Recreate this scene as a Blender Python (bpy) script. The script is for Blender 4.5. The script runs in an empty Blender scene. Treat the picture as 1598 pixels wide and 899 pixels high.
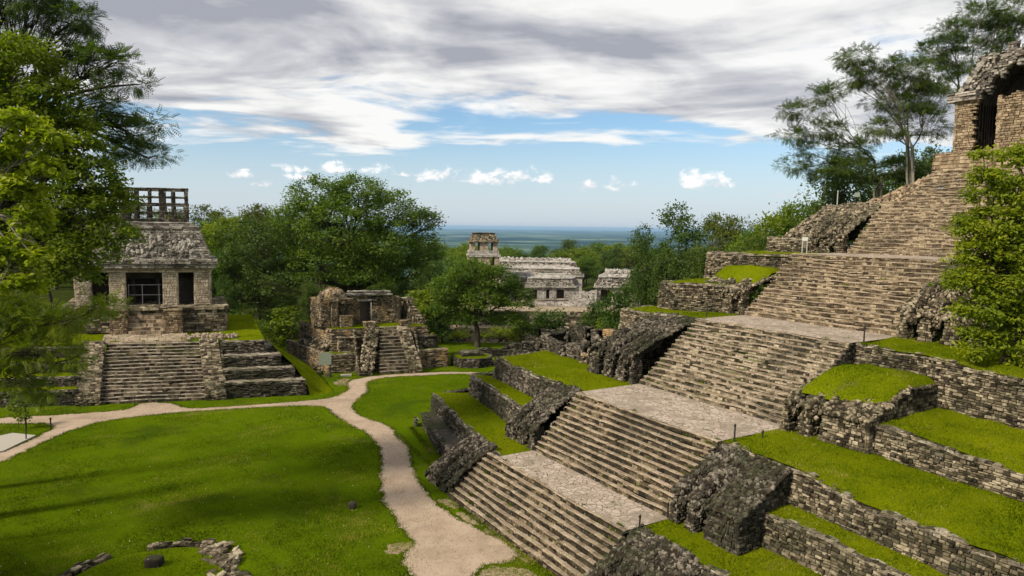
import bpy, math, random
import numpy as np
from mathutils import Vector, Matrix
from mathutils.geometry import tessellate_polygon

SC = bpy.context.scene
COL = SC.collection
R = math.radians
rng = np.random.default_rng(11)
random.seed(5)

# ------------------------------------------------------------------ camera, light, sky
CAM_H = 16.0
def make_camera():
    cd = bpy.data.cameras.new('camera'); co = bpy.data.objects.new('camera', cd); COL.objects.link(co)
    p, r = R(4.93), R(0.75)
    fw = Vector((0, math.cos(p), -math.sin(p))); rt = Vector((1, 0, 0)); up = rt.cross(fw)
    rt2 = rt * math.cos(r) + up * math.sin(r); up2 = up * math.cos(r) - rt * math.sin(r)
    m = Matrix((rt2, up2, -fw)).transposed().to_4x4(); m.translation = Vector((0, 0, CAM_H))
    co.matrix_world = m
    cd.sensor_width = 36; cd.lens = 36 * 1100 / 1598
    cd.clip_start = 0.1; cd.clip_end = 90000
    SC.camera = co
make_camera()
SC.view_settings.view_transform = 'Standard'; SC.view_settings.look = 'None'
SC.view_settings.gamma = 1; SC.view_settings.use_curve_mapping = False
SC.view_settings.exposure = 0.50
SC.cycles.use_denoising = True
SC.cycles.max_bounces = 6; SC.cycles.diffuse_bounces = 3; SC.cycles.glossy_bounces = 2
SC.cycles.transmission_bounces = 3; SC.cycles.volume_bounces = 1; SC.cycles.transparent_max_bounces = 8
SC.cycles.caustics_reflective = False; SC.cycles.caustics_refractive = False
SC.cycles.sample_clamp_indirect = 6

SUN_EL = 40.0
SUN_AZ = math.degrees(math.atan2(-0.84, -0.52))      # clockwise from +Y
sdir = Vector((math.sin(R(SUN_AZ)) * math.cos(R(SUN_EL)), math.cos(R(SUN_AZ)) * math.cos(R(SUN_EL)), math.sin(R(SUN_EL))))
def make_sun():
    sd = bpy.data.lights.new('sun', 'SUN'); so = bpy.data.objects.new('sun', sd); COL.objects.link(so)
    sd.energy = 3.6; sd.angle = R(9); sd.color = (1.0, 0.89, 0.73)
    so.rotation_euler = (-sdir).to_track_quat('-Z', 'Y').to_euler()
make_sun()

class NT:
    """tiny node-tree helper: values or sockets go in, sockets come out"""
    def __init__(s, tree):
        s.t = tree; s.t.nodes.clear()
    def n(s, typ, ins=None, out=0, **props):
        nd = s.t.nodes.new(typ)
        for k, v in props.items(): setattr(nd, k, v)
        for k, v in (ins or {}).items():
            if isinstance(v, bpy.types.NodeSocket): s.t.links.new(v, nd.inputs[k])
            else: nd.inputs[k].default_value = v
        s.last = nd
        return nd.outputs[out] if out is not None and len(nd.outputs) else nd
    def m(s, op, a, b=0.0, c=0.0, clamp=False):
        return s.n('ShaderNodeMath', {0: a, 1: b, 2: c}, operation=op, use_clamp=clamp)
    def vm(s, op, a, b=(0, 0, 0), out=0):
        return s.n('ShaderNodeVectorMath', {0: a, 1: b}, out=out, operation=op)
    def mix(s, f, a, b, blend='MIX'):
        nd = s.t.nodes.new('ShaderNodeMix'); nd.data_type = 'RGBA'; nd.blend_type = blend
        for k, v in ((0, f), (6, a), (7, b)):
            if isinstance(v, bpy.types.NodeSocket): s.t.links.new(v, nd.inputs[k])
            else: nd.inputs[k].default_value = v if k == 0 else ((v[0], v[1], v[2], 1) if len(v) == 3 else v)
        return nd.outputs[2]
    def ramp(s, f, stops, interp='LINEAR'):
        nd = s.t.nodes.new('ShaderNodeValToRGB'); s.t.links.new(f, nd.inputs[0])
        cr = nd.color_ramp; cr.interpolation = interp
        while len(cr.elements) > len(stops): cr.elements.remove(cr.elements[-1])
        while len(cr.elements) < len(stops): cr.elements.new(0.5)
        for e, (p, c) in zip(cr.elements, stops):
            e.position = p; e.color = (c, c, c, 1) if isinstance(c, (int, float)) else (c[0], c[1], c[2], 1)
        return nd.outputs[0]
    def noise(s, vec, scale, detail=4, rough=0.55, dist=0.0, out=0):
        return s.n('ShaderNodeTexNoise', {'Vector': vec, 'Scale': scale, 'Detail': detail, 'Roughness': rough, 'Distortion': dist}, out=out)
    def mr(s, v, a, b, c=0.0, d=1.0, smooth=True):
        return s.n('ShaderNodeMapRange', {0: v, 1: a, 2: b, 3: c, 4: d}, interpolation_type='SMOOTHSTEP' if smooth else 'LINEAR')

def make_world():
    w = bpy.data.worlds.new('World'); SC.world = w; w.use_nodes = True
    k = NT(w.node_tree)
    sky = k.n('ShaderNodeTexSky', sky_type='NISHITA', sun_disc=False, sun_elevation=R(SUN_EL), sun_rotation=R(SUN_AZ),
              altitude=200, air_density=1.0, dust_density=1.6, ozone_density=1.5)
    d = k.vm('NORMALIZE', k.n('ShaderNodeTexCoord', out=0))
    sep = k.n('ShaderNodeSeparateXYZ', {0: d}, out=None); x, y, z = sep.outputs
    zp = k.m('MAXIMUM', z, 0.0)
    t = k.m('DIVIDE', 1.0, k.m('ADD', zp, 0.05))
    px = k.m('MULTIPLY', x, t); py = k.m('MULTIPLY', y, t)
    vec = k.n('ShaderNodeCombineXYZ', {0: px, 1: py, 2: 3.7})
    vecs = k.n('ShaderNodeCombineXYZ', {0: k.m('MULTIPLY', px, 0.72), 1: k.m('MULTIPLY', py, 0.85), 2: 5.3})
    n1 = k.noise(vecs, 0.62, 8, 0.52, 0.5)
    n2 = k.noise(vecs, 2.2, 5, 0.55, 0.7)
    dens = k.m('ADD', k.m('MULTIPLY', n1, 0.78), k.m('MULTIPLY', n2, 0.22))
    az = k.m('DIVIDE', x, k.m('MAXIMUM', y, 0.05))
    # the deck's rim lies higher over the middle and lower at the left, in the sky's own directions
    elev = k.m('ADD', z, k.m('MULTIPLY', k.m('ABSOLUTE', k.m('SUBTRACT', az, 0.12)), 0.085))
    cov = k.mr(elev, 0.070, 0.215)
    cov2 = k.mr(elev, 0.02, 0.12)
    thr = k.m('SUBTRACT', k.m('SUBTRACT', 0.672, k.m('MULTIPLY', cov, 0.27)), k.m('MULTIPLY', cov2, 0.075))
    a = k.mr(k.m('SUBTRACT', dens, thr), 0.0, 0.09)
    # body shading of the deck
    n3 = k.noise(k.vm('ADD', vecs, (0.12, -0.20, 0.05)), 0.62, 8, 0.52, 0.5)
    n4 = k.noise(vec, 0.8, 6, 0.52, 0.8)
    shade = k.m('ADD', k.m('MULTIPLY', k.m('SUBTRACT', n1, n3), 5.0), k.m('ADD', k.m('MULTIPLY', k.m('SUBTRACT', n4, 0.5), 2.4), k.m('MULTIPLY', k.m('SUBTRACT', n2, 0.5), 2.0)))
    thick = k.mr(k.m('SUBTRACT', dens, thr), 0.05, 0.30)
    lit = k.m('SUBTRACT', k.m('ADD', 0.88, shade), k.m('ADD', k.m('MULTIPLY', thick, 0.58), k.m('MULTIPLY', k.m('MULTIPLY', k.mr(az, -0.22, -0.60), k.mr(z, 0.19, 0.30)), 0.42)), clamp=True)
    ccol = k.ramp(lit, [(0.0, (2.9, 2.95, 3.25)), (0.42, (4.65, 4.6, 4.75)), (0.75, (6.35, 6.25, 6.1)), (1.0, (7.3, 7.2, 7.0))])
    # pale veil near the horizon and fair-weather cumulus
    veil = k.m('MULTIPLY', k.mr(z, 0.16, 0.0), 0.66)
    skyb = k.mix(1.0, sky, (0.84, 1.02, 1.14), 'MULTIPLY')
    base = k.mix(veil, skyb, (5.6, 6.1, 6.8))
    vaz = k.n('ShaderNodeCombineXYZ', {0: az, 1: z, 2: 0.0})
    wob = k.noise(k.vm('MULTIPLY', vaz, (1, 1.5, 1)), 34.0, 8, 0.62, 0.3)
    wob2 = k.noise(vaz, 8.0, 3, 0.5)
    best = None
    for (bx, bz, rx, rz) in ((-0.100, 0.070, 0.022, 0.014), (-0.035, 0.066, 0.035, 0.012), (0.012, 0.070, 0.022, 0.012), (0.050, 0.068, 0.016, 0.007),
                             (0.105, 0.057, 0.020, 0.008), (0.155, 0.058, 0.016, 0.011), (0.255, 0.064, 0.022, 0.016), (0.287, 0.060, 0.016, 0.012),
                             (-0.335, 0.078, 0.012, 0.006), (-0.385, 0.063, 0.013, 0.006), (-0.345, 0.052, 0.014, 0.005), (-0.155, 0.070, 0.014, 0.004), (-0.29, 0.062, 0.02, 0.004),
                             (0.55, 0.072, 0.05, 0.010), (-0.24, 0.074, 0.06, 0.007), (0.38, 0.045, 0.03, 0.004)):
        dx = k.m('DIVIDE', k.m('SUBTRACT', az, bx), rx * 1.3)
        dz = k.m('SUBTRACT', z, bz)
        dz = k.m('DIVIDE', k.m('MULTIPLY', dz, k.m('ADD', 1.0, k.m('MULTIPLY', k.m('LESS_THAN', dz, 0.0), 0.9))), rz * 1.25)
        q = k.m('SUBTRACT', 1.0, k.m('SQRT', k.m('ADD', k.m('MULTIPLY', dx, dx), k.m('MULTIPLY', dz, dz))))
        best = q if best is None else k.m('MAXIMUM', best, q)
    cu = k.m('ADD', k.m('MULTIPLY', best, 0.8), k.m('MULTIPLY', k.m('SUBTRACT', wob, 0.495), 4.2))
    cua = k.m('MULTIPLY', k.mr(cu, 0.0, 0.85), 0.9)
    cuc = k.ramp(k.m('ADD', k.mr(wob, 0.30, 0.68), k.m('MULTIPLY', k.m('SUBTRACT', z, 0.066), 30.0), clamp=True),
                 [(0.0, (5.2, 5.4, 5.9)), (0.6, (7.2, 7.1, 7.05)), (1.0, (8.2, 8.05, 7.9))])
    c = k.mix(cua, base, cuc)
    c = k.mix(k.m('MULTIPLY', a, 0.94), c, ccol)
    bg = k.n('ShaderNodeBackground', {'Color': c, 'Strength': 0.098})
    k.n('ShaderNodeOutputWorld', {0: bg})
make_world()

# ------------------------------------------------------------------ materials
def new_mat(name):
    m = bpy.data.materials.new(name); m.use_nodes = True
    return m, NT(m.node_tree)
def finish(k, col, rough=0.9, bump=None, bstr=0.5, bdist=0.02, spec=0.25, extra=None):
    ins = {'Base Color': col, 'Roughness': rough, 'Specular IOR Level': spec}
    if bump is not None:
        ins['Normal'] = k.n('ShaderNodeBump', {'Strength': bstr, 'Distance': bdist, 'Height': bump})
    b = k.n('ShaderNodeBsdfPrincipled', ins)
    k.n('ShaderNodeOutputMaterial', {0: b})
    return b

def stone_mat(name, dark, mid, light, stain=0.5, stain_col=(0.022, 0.020, 0.016), moss=0.25, streak=0.3, ochre=0.0):
    m, k = new_mat(name)
    P = k.n('ShaderNodeNewGeometry', out=0)
    N = k.n('ShaderNodeNewGeometry', out=1)
    r = k.n('ShaderNodeAttribute', attribute_name='rnd', out=2)
    nf = k.noise(P, 9.0, 6, 0.7)
    nm = k.noise(P, 1.7, 5, 0.62, 0.3)
    nl = k.noise(P, 0.33, 4, 0.55, 0.4)
    tone = k.m('ADD', k.m('MULTIPLY', r, 0.85), k.m('MULTIPLY', k.m('SUBTRACT', nm, 0.5), 1.4))
    c = k.ramp(tone, [(0.0, dark), (0.42, mid), (0.9, light)])
    c = k.mix(k.mr(nf, 0.28, 0.72), k.mix(1.0, c, (0.55, 0.54, 0.53), 'MULTIPLY'), k.mix(1.0, c, (1.22, 1.2, 1.16), 'MULTIPLY'))
    if ochre > 0:
        c = k.mix(k.m('MULTIPLY', k.mr(k.noise(P, 0.8, 4, 0.6, 0.5), 0.5, 0.66), ochre), c, (0.42, 0.27, 0.12))
    s = k.n('ShaderNodeSeparateXYZ', {0: P}, out=None)
    sv = k.n('ShaderNodeCombineXYZ', {0: s.outputs[0], 1: s.outputs[1], 2: k.m('MULTIPLY', s.outputs[2], 0.22)})
    st = k.noise(sv, 3.2, 4, 0.6)
    sm = k.mr(k.m('ADD', k.m('ADD', nl, k.m('MULTIPLY', k.m('SUBTRACT', nm, 0.5), 0.55)), k.m('MULTIPLY', k.m('SUBTRACT', st, 0.5), streak)), 0.62 - 0.32 * stain, 0.80 - 0.30 * stain)
    c = k.mix(k.m('MULTIPLY', sm, min(0.92, 0.45 + 0.6 * stain)), c, stain_col)
    # white lichen flecks
    li = k.mr(k.noise(P, 5.0, 3, 0.5), 0.66, 0.72)
    c = k.mix(k.m('MULTIPLY', li, 0.45), c, (0.42, 0.41, 0.37))
    # moss settles on tops
    nz = k.n('ShaderNodeSeparateXYZ', {0: N}, out=2)
    mo = k.m('MULTIPLY', k.mr(nz, 0.35, 0.9), k.mr(nl, 0.42, 0.62))
    mo = k.m('MULTIPLY', mo, moss)
    c = k.mix(mo, c, (0.07, 0.095, 0.018))
    bh = k.m('ADD', k.m('MULTIPLY', nf, 0.6), k.m('MULTIPLY', k.noise(P, 34.0, 3, 0.7), 0.3))
    finish(k, c, 0.92, bh, 0.9, 0.035, 0.15)
    return m
M = {}
M['stone_dark'] = stone_mat('weathered_dark_limestone', (0.026, 0.022, 0.017), (0.095, 0.082, 0.064), (0.29, 0.26, 0.21), 0.62, moss=0.3)
M['stone_brown'] = stone_mat('weathered_brown_limestone', (0.030, 0.024, 0.016), (0.155, 0.128, 0.085), (0.46, 0.40, 0.29), 0.42, moss=0.22)
M['stone_tan'] = stone_mat('tan_limestone', (0.085, 0.060, 0.040), (0.26, 0.195, 0.125), (0.47, 0.375, 0.255), 0.20, (0.040, 0.030, 0.020), moss=0.12)
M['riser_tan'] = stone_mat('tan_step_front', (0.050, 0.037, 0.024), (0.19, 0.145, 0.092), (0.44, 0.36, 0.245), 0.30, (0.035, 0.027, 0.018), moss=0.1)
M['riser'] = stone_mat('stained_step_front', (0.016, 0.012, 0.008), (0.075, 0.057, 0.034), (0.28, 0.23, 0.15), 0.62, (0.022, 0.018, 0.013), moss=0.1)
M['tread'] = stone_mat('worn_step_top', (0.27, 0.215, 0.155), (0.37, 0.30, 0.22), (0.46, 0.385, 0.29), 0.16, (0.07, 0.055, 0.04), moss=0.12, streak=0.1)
M['tread_grey'] = stone_mat('grey_step_top', (0.15, 0.13, 0.10), (0.29, 0.255, 0.20), (0.42, 0.38, 0.31), 0.2, (0.05, 0.045, 0.035), moss=0.25, streak=0.1)
M['pale'] = stone_mat('pale_plastered_limestone', (0.26, 0.245, 0.225), (0.46, 0.435, 0.40), (0.62, 0.60, 0.56), 0.26, (0.055, 0.05, 0.045), moss=0.1, streak=0.7)
M['roof_grey'] = stone_mat('grey_weathered_plaster', (0.09, 0.08, 0.07), (0.28, 0.255, 0.22), (0.50, 0.47, 0.42), 0.34, (0.028, 0.026, 0.022), moss=0.35, streak=0.5)
M['warm'] = stone_mat('warm_plastered_wall', (0.26, 0.20, 0.13), (0.46, 0.37, 0.25), (0.60, 0.50, 0.36), 0.20, (0.05, 0.04, 0.03), moss=0.0, streak=0.9, ochre=0.35)
M['plaster'] = stone_mat('pale_cream_plaster', (0.34, 0.28, 0.20), (0.50, 0.43, 0.33), (0.62, 0.55, 0.44), 0.14, (0.09, 0.07, 0.05), moss=0.0, streak=0.8, ochre=0.15)
M['ochre'] = stone_mat('ochre_stained_limestone', (0.06, 0.05, 0.035), (0.21, 0.165, 0.11), (0.43, 0.35, 0.24), 0.42, (0.028, 0.024, 0.018), moss=0.15, streak=0.7, ochre=0.75)
def mortar():
    m, k = new_mat('dark_mortar'); P = k.n('ShaderNodeNewGeometry', out=0)
    c = k.mix(k.noise(P, 6.0, 4, 0.6), (0.010, 0.008, 0.005), (0.050, 0.040, 0.026))
    finish(k, c, 0.95, k.noise(P, 14.0, 5, 0.7), 1.0, 0.05, 0.1)
    return m
M['mortar'] = mortar()
def mortar_tan():
    m, k = new_mat('earthy_mortar'); P = k.n('ShaderNodeNewGeometry', out=0)
    c = k.mix(k.noise(P, 6.0, 4, 0.6), (0.05, 0.038, 0.026), (0.16, 0.125, 0.085))
    finish(k, c, 0.95, k.noise(P, 14.0, 5, 0.7), 1.0, 0.05, 0.1)
    return m
M['mortar_tan'] = mortar_tan()
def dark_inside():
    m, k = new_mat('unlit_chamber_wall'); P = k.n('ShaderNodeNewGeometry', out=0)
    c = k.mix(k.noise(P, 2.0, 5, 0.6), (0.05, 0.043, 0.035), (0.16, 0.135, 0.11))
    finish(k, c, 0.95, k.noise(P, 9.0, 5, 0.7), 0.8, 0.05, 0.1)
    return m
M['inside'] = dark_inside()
def flag_mat():
    m, k = new_mat('flagstone_paving'); P = k.n('ShaderNodeNewGeometry', out=0)
    pj = k.vm('ADD', P, k.vm('SCALE', k.noise(P, 1.6, 2, 0.5, out=1), (0, 0, 0)))
    warp = k.n('ShaderNodeVectorMath', {0: k.noise(P, 1.3, 2, 0.5, out=1), 'Scale': 0.55}, operation='SCALE')
    v = k.vm('ADD', P, warp)
    sx = k.vm('MULTIPLY', v, (2.9, 2.9, 0.0))
    e = k.n('ShaderNodeTexVoronoi', {'Vector': sx, 'Scale': 1.0, 'Randomness': 0.9}, out=0, feature='DISTANCE_TO_EDGE')
    cell = k.n('ShaderNodeTexVoronoi', {'Vector': sx, 'Scale': 1.0, 'Randomness': 0.9}, out=1, feature='F1')
    cr = k.n('ShaderNodeSeparateXYZ', {0: cell}, out=0)
    nf = k.noise(P, 7.0, 5, 0.65); nl = k.noise(P, 0.6, 4, 0.6)
    c = k.ramp(k.m('ADD', k.m('MULTIPLY', cr, 0.6), k.m('MULTIPLY', nf, 0.5)), [(0.1, (0.30, 0.24, 0.185)), (0.5, (0.395, 0.325, 0.255)), (1.0, (0.50, 0.425, 0.345))])
    c = k.mix(k.m('MULTIPLY', k.mr(nl, 0.46, 0.66), 0.6), c, (0.17, 0.14, 0.10))
    joint = k.mr(e, 0.008, 0.05)
    c = k.mix(joint, k.mix(k.mr(nl, 0.4, 0.6), (0.12, 0.095, 0.07), (0.27, 0.215, 0.165)), c)
    c = k.mix(k.m('MULTIPLY', k.mr(k.noise(P, 1.1, 4, 0.6), 0.62, 0.7), k.m('SUBTRACT', 1.0, k.mr(e, 0.05, 0.2))), c, (0.09, 0.11, 0.03))
    h = k.m('ADD', k.m('MULTIPLY', joint, 0.8), k.m('ADD', k.m('MULTIPLY', nf, 0.4), k.m('MULTIPLY', cr, 0.4)))
    finish(k, c, 0.85, h, 0.8, 0.03, 0.25)
    return m
M['flag'] = flag_mat()
def grass_mat(name, cols, dry=0.3):
    m, k = new_mat(name); P = k.n('ShaderNodeNewGeometry', out=0)
    nl = k.noise(P, 0.11, 4, 0.55, 0.3); nm = k.noise(P, 0.8, 5, 0.65); nf = k.noise(P, 7.0, 5, 0.75); nff = k.noise(P, 26.0, 3, 0.7)
    f = k.m('ADD', k.m('ADD', k.m('MULTIPLY', nl, 0.5), k.m('MULTIPLY', nm, 0.25)), k.m('MULTIPLY', nf, 0.35))
    c = k.ramp(f, [(0.36, cols[0]), (0.55, cols[1]), (0.74, cols[2])])
    c = k.mix(k.mr(nff, 0.35, 0.65), k.mix(1.0, c, (0.45, 0.50, 0.42), 'MULTIPLY'), k.mix(1.0, c, (1.3, 1.25, 1.15), 'MULTIPLY'))
    c = k.mix(k.m('MULTIPLY', k.mr(k.noise(P, 0.35, 5, 0.7, 0.6), 0.60, 0.72), dry), c, (0.17, 0.145, 0.045))
    h = k.m('ADD', k.m('MULTIPLY', nf, 0.8), nff)
    finish(k, c, 1.0, h, 0.9, 0.07, 0.0)
    return m
M['lawn'] = grass_mat('lawn_grass', ((0.062, 0.105, 0.003), (0.110, 0.168, 0.003), (0.165, 0.22, 0.005)), 0.35)
M['turf'] = grass_mat('terrace_turf', ((0.055, 0.085, 0.003), (0.145, 0.185, 0.003), (0.22, 0.245, 0.006)), 0.5)
def ground_mat():
    """lawn near the plaza, leaf litter and undergrowth under the woods, patchwork of fields and forest on the far plain"""
    m, k = new_mat('ground'); P = k.n('ShaderNodeNewGeometry', out=0)
    nl = k.noise(P, 0.11, 4, 0.55, 0.3); nm = k.noise(P, 0.8, 5, 0.65); nf = k.noise(P, 7.0, 5, 0.75); nff = k.noise(P, 26.0, 3, 0.7)
    f = k.m('ADD', k.m('ADD', k.m('MULTIPLY', nl, 0.5), k.m('MULTIPLY', nm, 0.25)), k.m('MULTIPLY', nf, 0.35))
    c = k.ramp(f, [(0.36, (0.056, 0.100, 0.003)), (0.55, (0.100, 0.160, 0.003)), (0.74, (0.150, 0.212, 0.005))])
    c = k.mix(k.mr(nff, 0.35, 0.65), k.mix(1.0, c, (0.45, 0.50, 0.42), 'MULTIPLY'), k.mix(1.0, c, (1.3, 1.25, 1.15), 'MULTIPLY'))
    c = k.mix(k.m('MULTIPLY', k.mr(k.noise(P, 0.22, 6, 0.72, 0.6), 0.57, 0.72), 0.6), c, (0.19, 0.16, 0.045))
    c = k.mix(k.m('MULTIPLY', k.mr(k.noise(P, 0.16, 5, 0.65, 0.4), 0.52, 0.66), 0.55), c, (0.035, 0.062, 0.006))
    s = k.n('ShaderNodeSeparateXYZ', {0: P}, out=None)
    dist = k.vm('LENGTH', P, out=1)
    wood = k.mix(k.noise(P, 0.7, 5, 0.6), (0.018, 0.028, 0.006), (0.055, 0.070, 0.014))
    wf = k.mr(k.m('ADD', s.outputs[1], k.m('MULTIPLY', nl, 14.0)), 100.0, 112.0)
    c = k.mix(wf, c, wood)
    vz = k.vm('MULTIPLY', P, (0.0004, 0.00035, 0.0))
    pl = k.noise(vz, 1.6, 7, 0.65, 0.4)
    plain = k.ramp(pl, [(0.36, (0.008, 0.026, 0.026)), (0.48, (0.022, 0.050, 0.042)), (0.55, (0.08, 0.13, 0.085)), (0.62, (0.20, 0.24, 0.17))])
    c = k.mix(k.mr(dist, 600.0, 1500.0), c, plain)
    h = k.m('ADD', k.m('MULTIPLY', nf, 0.8), nff)
    finish(k, c, 1.0, h, 0.9, 0.07, 0.0)
    return m
M['ground'] = ground_mat()
def path_mat():
    m, k = new_mat('packed_earth_path'); P = k.n('ShaderNodeNewGeometry', out=0)
    nl = k.noise(P, 0.5, 5, 0.6, 0.2); nf = k.noise(P, 9.0, 6, 0.75); sp = k.noise(P, 45.0, 2, 0.5)
    c = k.ramp(k.m('ADD', k.m('MULTIPLY', nl, 0.6), k.m('MULTIPLY', nf, 0.4)), [(0.3, (0.25, 0.185, 0.125)), (0.48, (0.37, 0.285, 0.205)), (0.7, (0.48, 0.385, 0.285))])
    c = k.mix(k.m('MULTIPLY', k.mr(k.noise(P, 0.28, 5, 0.65, 0.5), 0.5, 0.68), 0.5), c, (0.22, 0.165, 0.12))
    c = k.mix(k.m('MULTIPLY', k.mr(sp, 0.6, 0.7), 0.5), c, (0.58, 0.52, 0.44))
    finish(k, c, 0.95, nf, 0.5, 0.03, 0.1)
    return m
M['path'] = path_mat()
def earth_mat():
    m, k = new_mat('trodden_earth_with_dry_grass'); P = k.n('ShaderNodeNewGeometry', out=0)
    nf = k.noise(P, 5.0, 6, 0.75); nm = k.noise(P, 1.2, 4, 0.6)
    c = k.mix(k.mr(k.m('ADD', k.m('MULTIPLY', nf, 0.6), k.m('MULTIPLY', nm, 0.4)), 0.44, 0.56), (0.12, 0.125, 0.025), (0.33, 0.25, 0.165))
    finish(k, c, 0.95, nf, 0.6, 0.04, 0.1)
    return m
M['earth'] = earth_mat()
def blade_mat():
    m, k = new_mat('grass_blades'); r = k.n('ShaderNodeAttribute', attribute_name='rnd', out=2)
    c = k.ramp(r, [(0.0, (0.045, 0.075, 0.002)), (0.5, (0.108, 0.165, 0.006)), (0.9, (0.200, 0.245, 0.012)), (1.0, (0.36, 0.32, 0.06))])
    b = k.n('ShaderNodeBsdfDiffuse', {0: c}); t = k.n('ShaderNodeBsdfTranslucent', {0: c})
    k.n('ShaderNodeOutputMaterial', {0: k.n('ShaderNodeMixShader', {0: 0.35, 1: b, 2: t})})
    return m
M['blade'] = blade_mat()
def leaf_mat(name, c0, c1, c2, trans=0.35, yellow=0.0):
    m, k = new_mat(name)
    r = k.n('ShaderNodeAttribute', attribute_name='rnd', out=2)
    P = k.n('ShaderNodeNewGeometry', out=0)
    f = k.m('ADD', k.m('MULTIPLY', r, 0.6), k.m('MULTIPLY', k.noise(P, 0.35, 3, 0.5), 0.5))
    c = k.ramp(f, [(0.15, c0), (0.5, c1), (0.9, c2)])
    oi = k.n('ShaderNodeObjectInfo', out=None)
    c = k.mix(k.m('MULTIPLY', oi.outputs['Random'], 0.35), c, k.mix(1.0, c, (1.35, 1.12, 0.7), 'MULTIPLY'))
    if yellow > 0: c = k.mix(k.m('GREATER_THAN', r, 1.0 - yellow), c, (0.48, 0.30, 0.01))
    tc = k.mix(1.0, c, (1.5, 1.7, 0.7), 'MULTIPLY')
    b = k.n('ShaderNodeBsdfPrincipled', {'Base Color': c, 'Roughness': 0.5, 'Specular IOR Level': 0.28})
    t = k.n('ShaderNodeBsdfTranslucent', {0: tc})
    k.n('ShaderNodeOutputMaterial', {0: k.n('ShaderNodeMixShader', {0: trans, 1: b, 2: t})})
    return m
M['leaf_mid'] = leaf_mat('mid_green_leaves', (0.020, 0.047, 0.008), (0.048, 0.092, 0.012), (0.098, 0.152, 0.017))
M['leaf_dark'] = leaf_mat('deep_green_leaves', (0.026, 0.050, 0.011), (0.058, 0.098, 0.016), (0.110, 0.165, 0.024))
M['leaf_bright'] = leaf_mat('bright_yellow_green_leaves', (0.10, 0.155, 0.006), (0.225, 0.28, 0.008), (0.38, 0.41, 0.014), 0.42, 0.012)
M['leaf_fresh'] = leaf_mat('fresh_green_leaves', (0.055, 0.100, 0.007), (0.12, 0.175, 0.010), (0.22, 0.27, 0.015), 0.4)
M['leaf_rich'] = leaf_mat('rich_green_leaves', (0.030, 0.068, 0.007), (0.075, 0.135, 0.011), (0.15, 0.215, 0.015), 0.38)
M['leaf_lime'] = leaf_mat('lime_green_leaves', (0.075, 0.125, 0.006), (0.165, 0.22, 0.009), (0.30, 0.33, 0.014), 0.4)  # yellow-green tone between the fresh and bright leaves
M['leaf_olive'] = leaf_mat('olive_green_leaves', (0.035, 0.055, 0.010), (0.080, 0.105, 0.014), (0.15, 0.175, 0.022))
M['dry_leaf'] = leaf_mat('dry_fallen_leaves', (0.12, 0.08, 0.03), (0.32, 0.25, 0.11), (0.55, 0.48, 0.30), 0.1)
def bark_mat(name, a, b):
    m, k = new_mat(name); P = k.n('ShaderNodeTexCoord', out=3)
    c = k.mix(k.noise(k.vm('MULTIPLY', P, (3, 3, 0.8)), 2.0, 6, 0.65), a, b)
    finish(k, c, 0.9, k.noise(k.vm('MULTIPLY', P, (3, 3, 0.6)), 5.0, 5, 0.7), 0.8, 0.04, 0.1)
    return m
M['bark'] = bark_mat('dark_bark', (0.025, 0.02, 0.014), (0.11, 0.09, 0.065))
M['bark_pale'] = bark_mat('pale_bark', (0.12, 0.105, 0.08), (0.34, 0.31, 0.25))
def plain_mat(name, c, rough=0.6, metal=0.0):
    m, k = new_mat(name); P = k.n('ShaderNodeTexCoord', out=3)
    cc = k.mix(k.noise(P, 8.0, 4, 0.6), tuple(v * 0.75 for v in c), tuple(min(1, v * 1.15) for v in c))
    b = finish(k, cc, rough, spec=0.3); b.node.inputs['Metallic'].default_value = metal
    return m
M['post'] = plain_mat('dark_post_metal', (0.03, 0.028, 0.025), 0.6)
M['rail'] = plain_mat('grey_painted_rail', (0.45, 0.45, 0.43), 0.5)
M['board'] = plain_mat('pale_green_board', (0.28, 0.32, 0.25), 0.6)
M['board_back'] = plain_mat('white_board', (0.60, 0.62, 0.58), 0.6)
M['slab'] = plain_mat('pale_limestone_slab', (0.40, 0.37, 0.31), 0.9)
M['wood'] = plain_mat('weathered_wood', (0.16, 0.11, 0.07), 0.85)

# ------------------------------------------------------------------ mesh kit
TH = R(31.5)
UX, UY = -math.sin(TH), math.cos(TH)          # along the big stairway, away from the viewer
VX, VY = math.cos(TH), math.sin(TH)           # into the big pyramid
def W(u, v): return (u * UX + v * VX, u * UY + v * VY)
def W3(u, v, z): return (*W(u, v), z)

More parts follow.
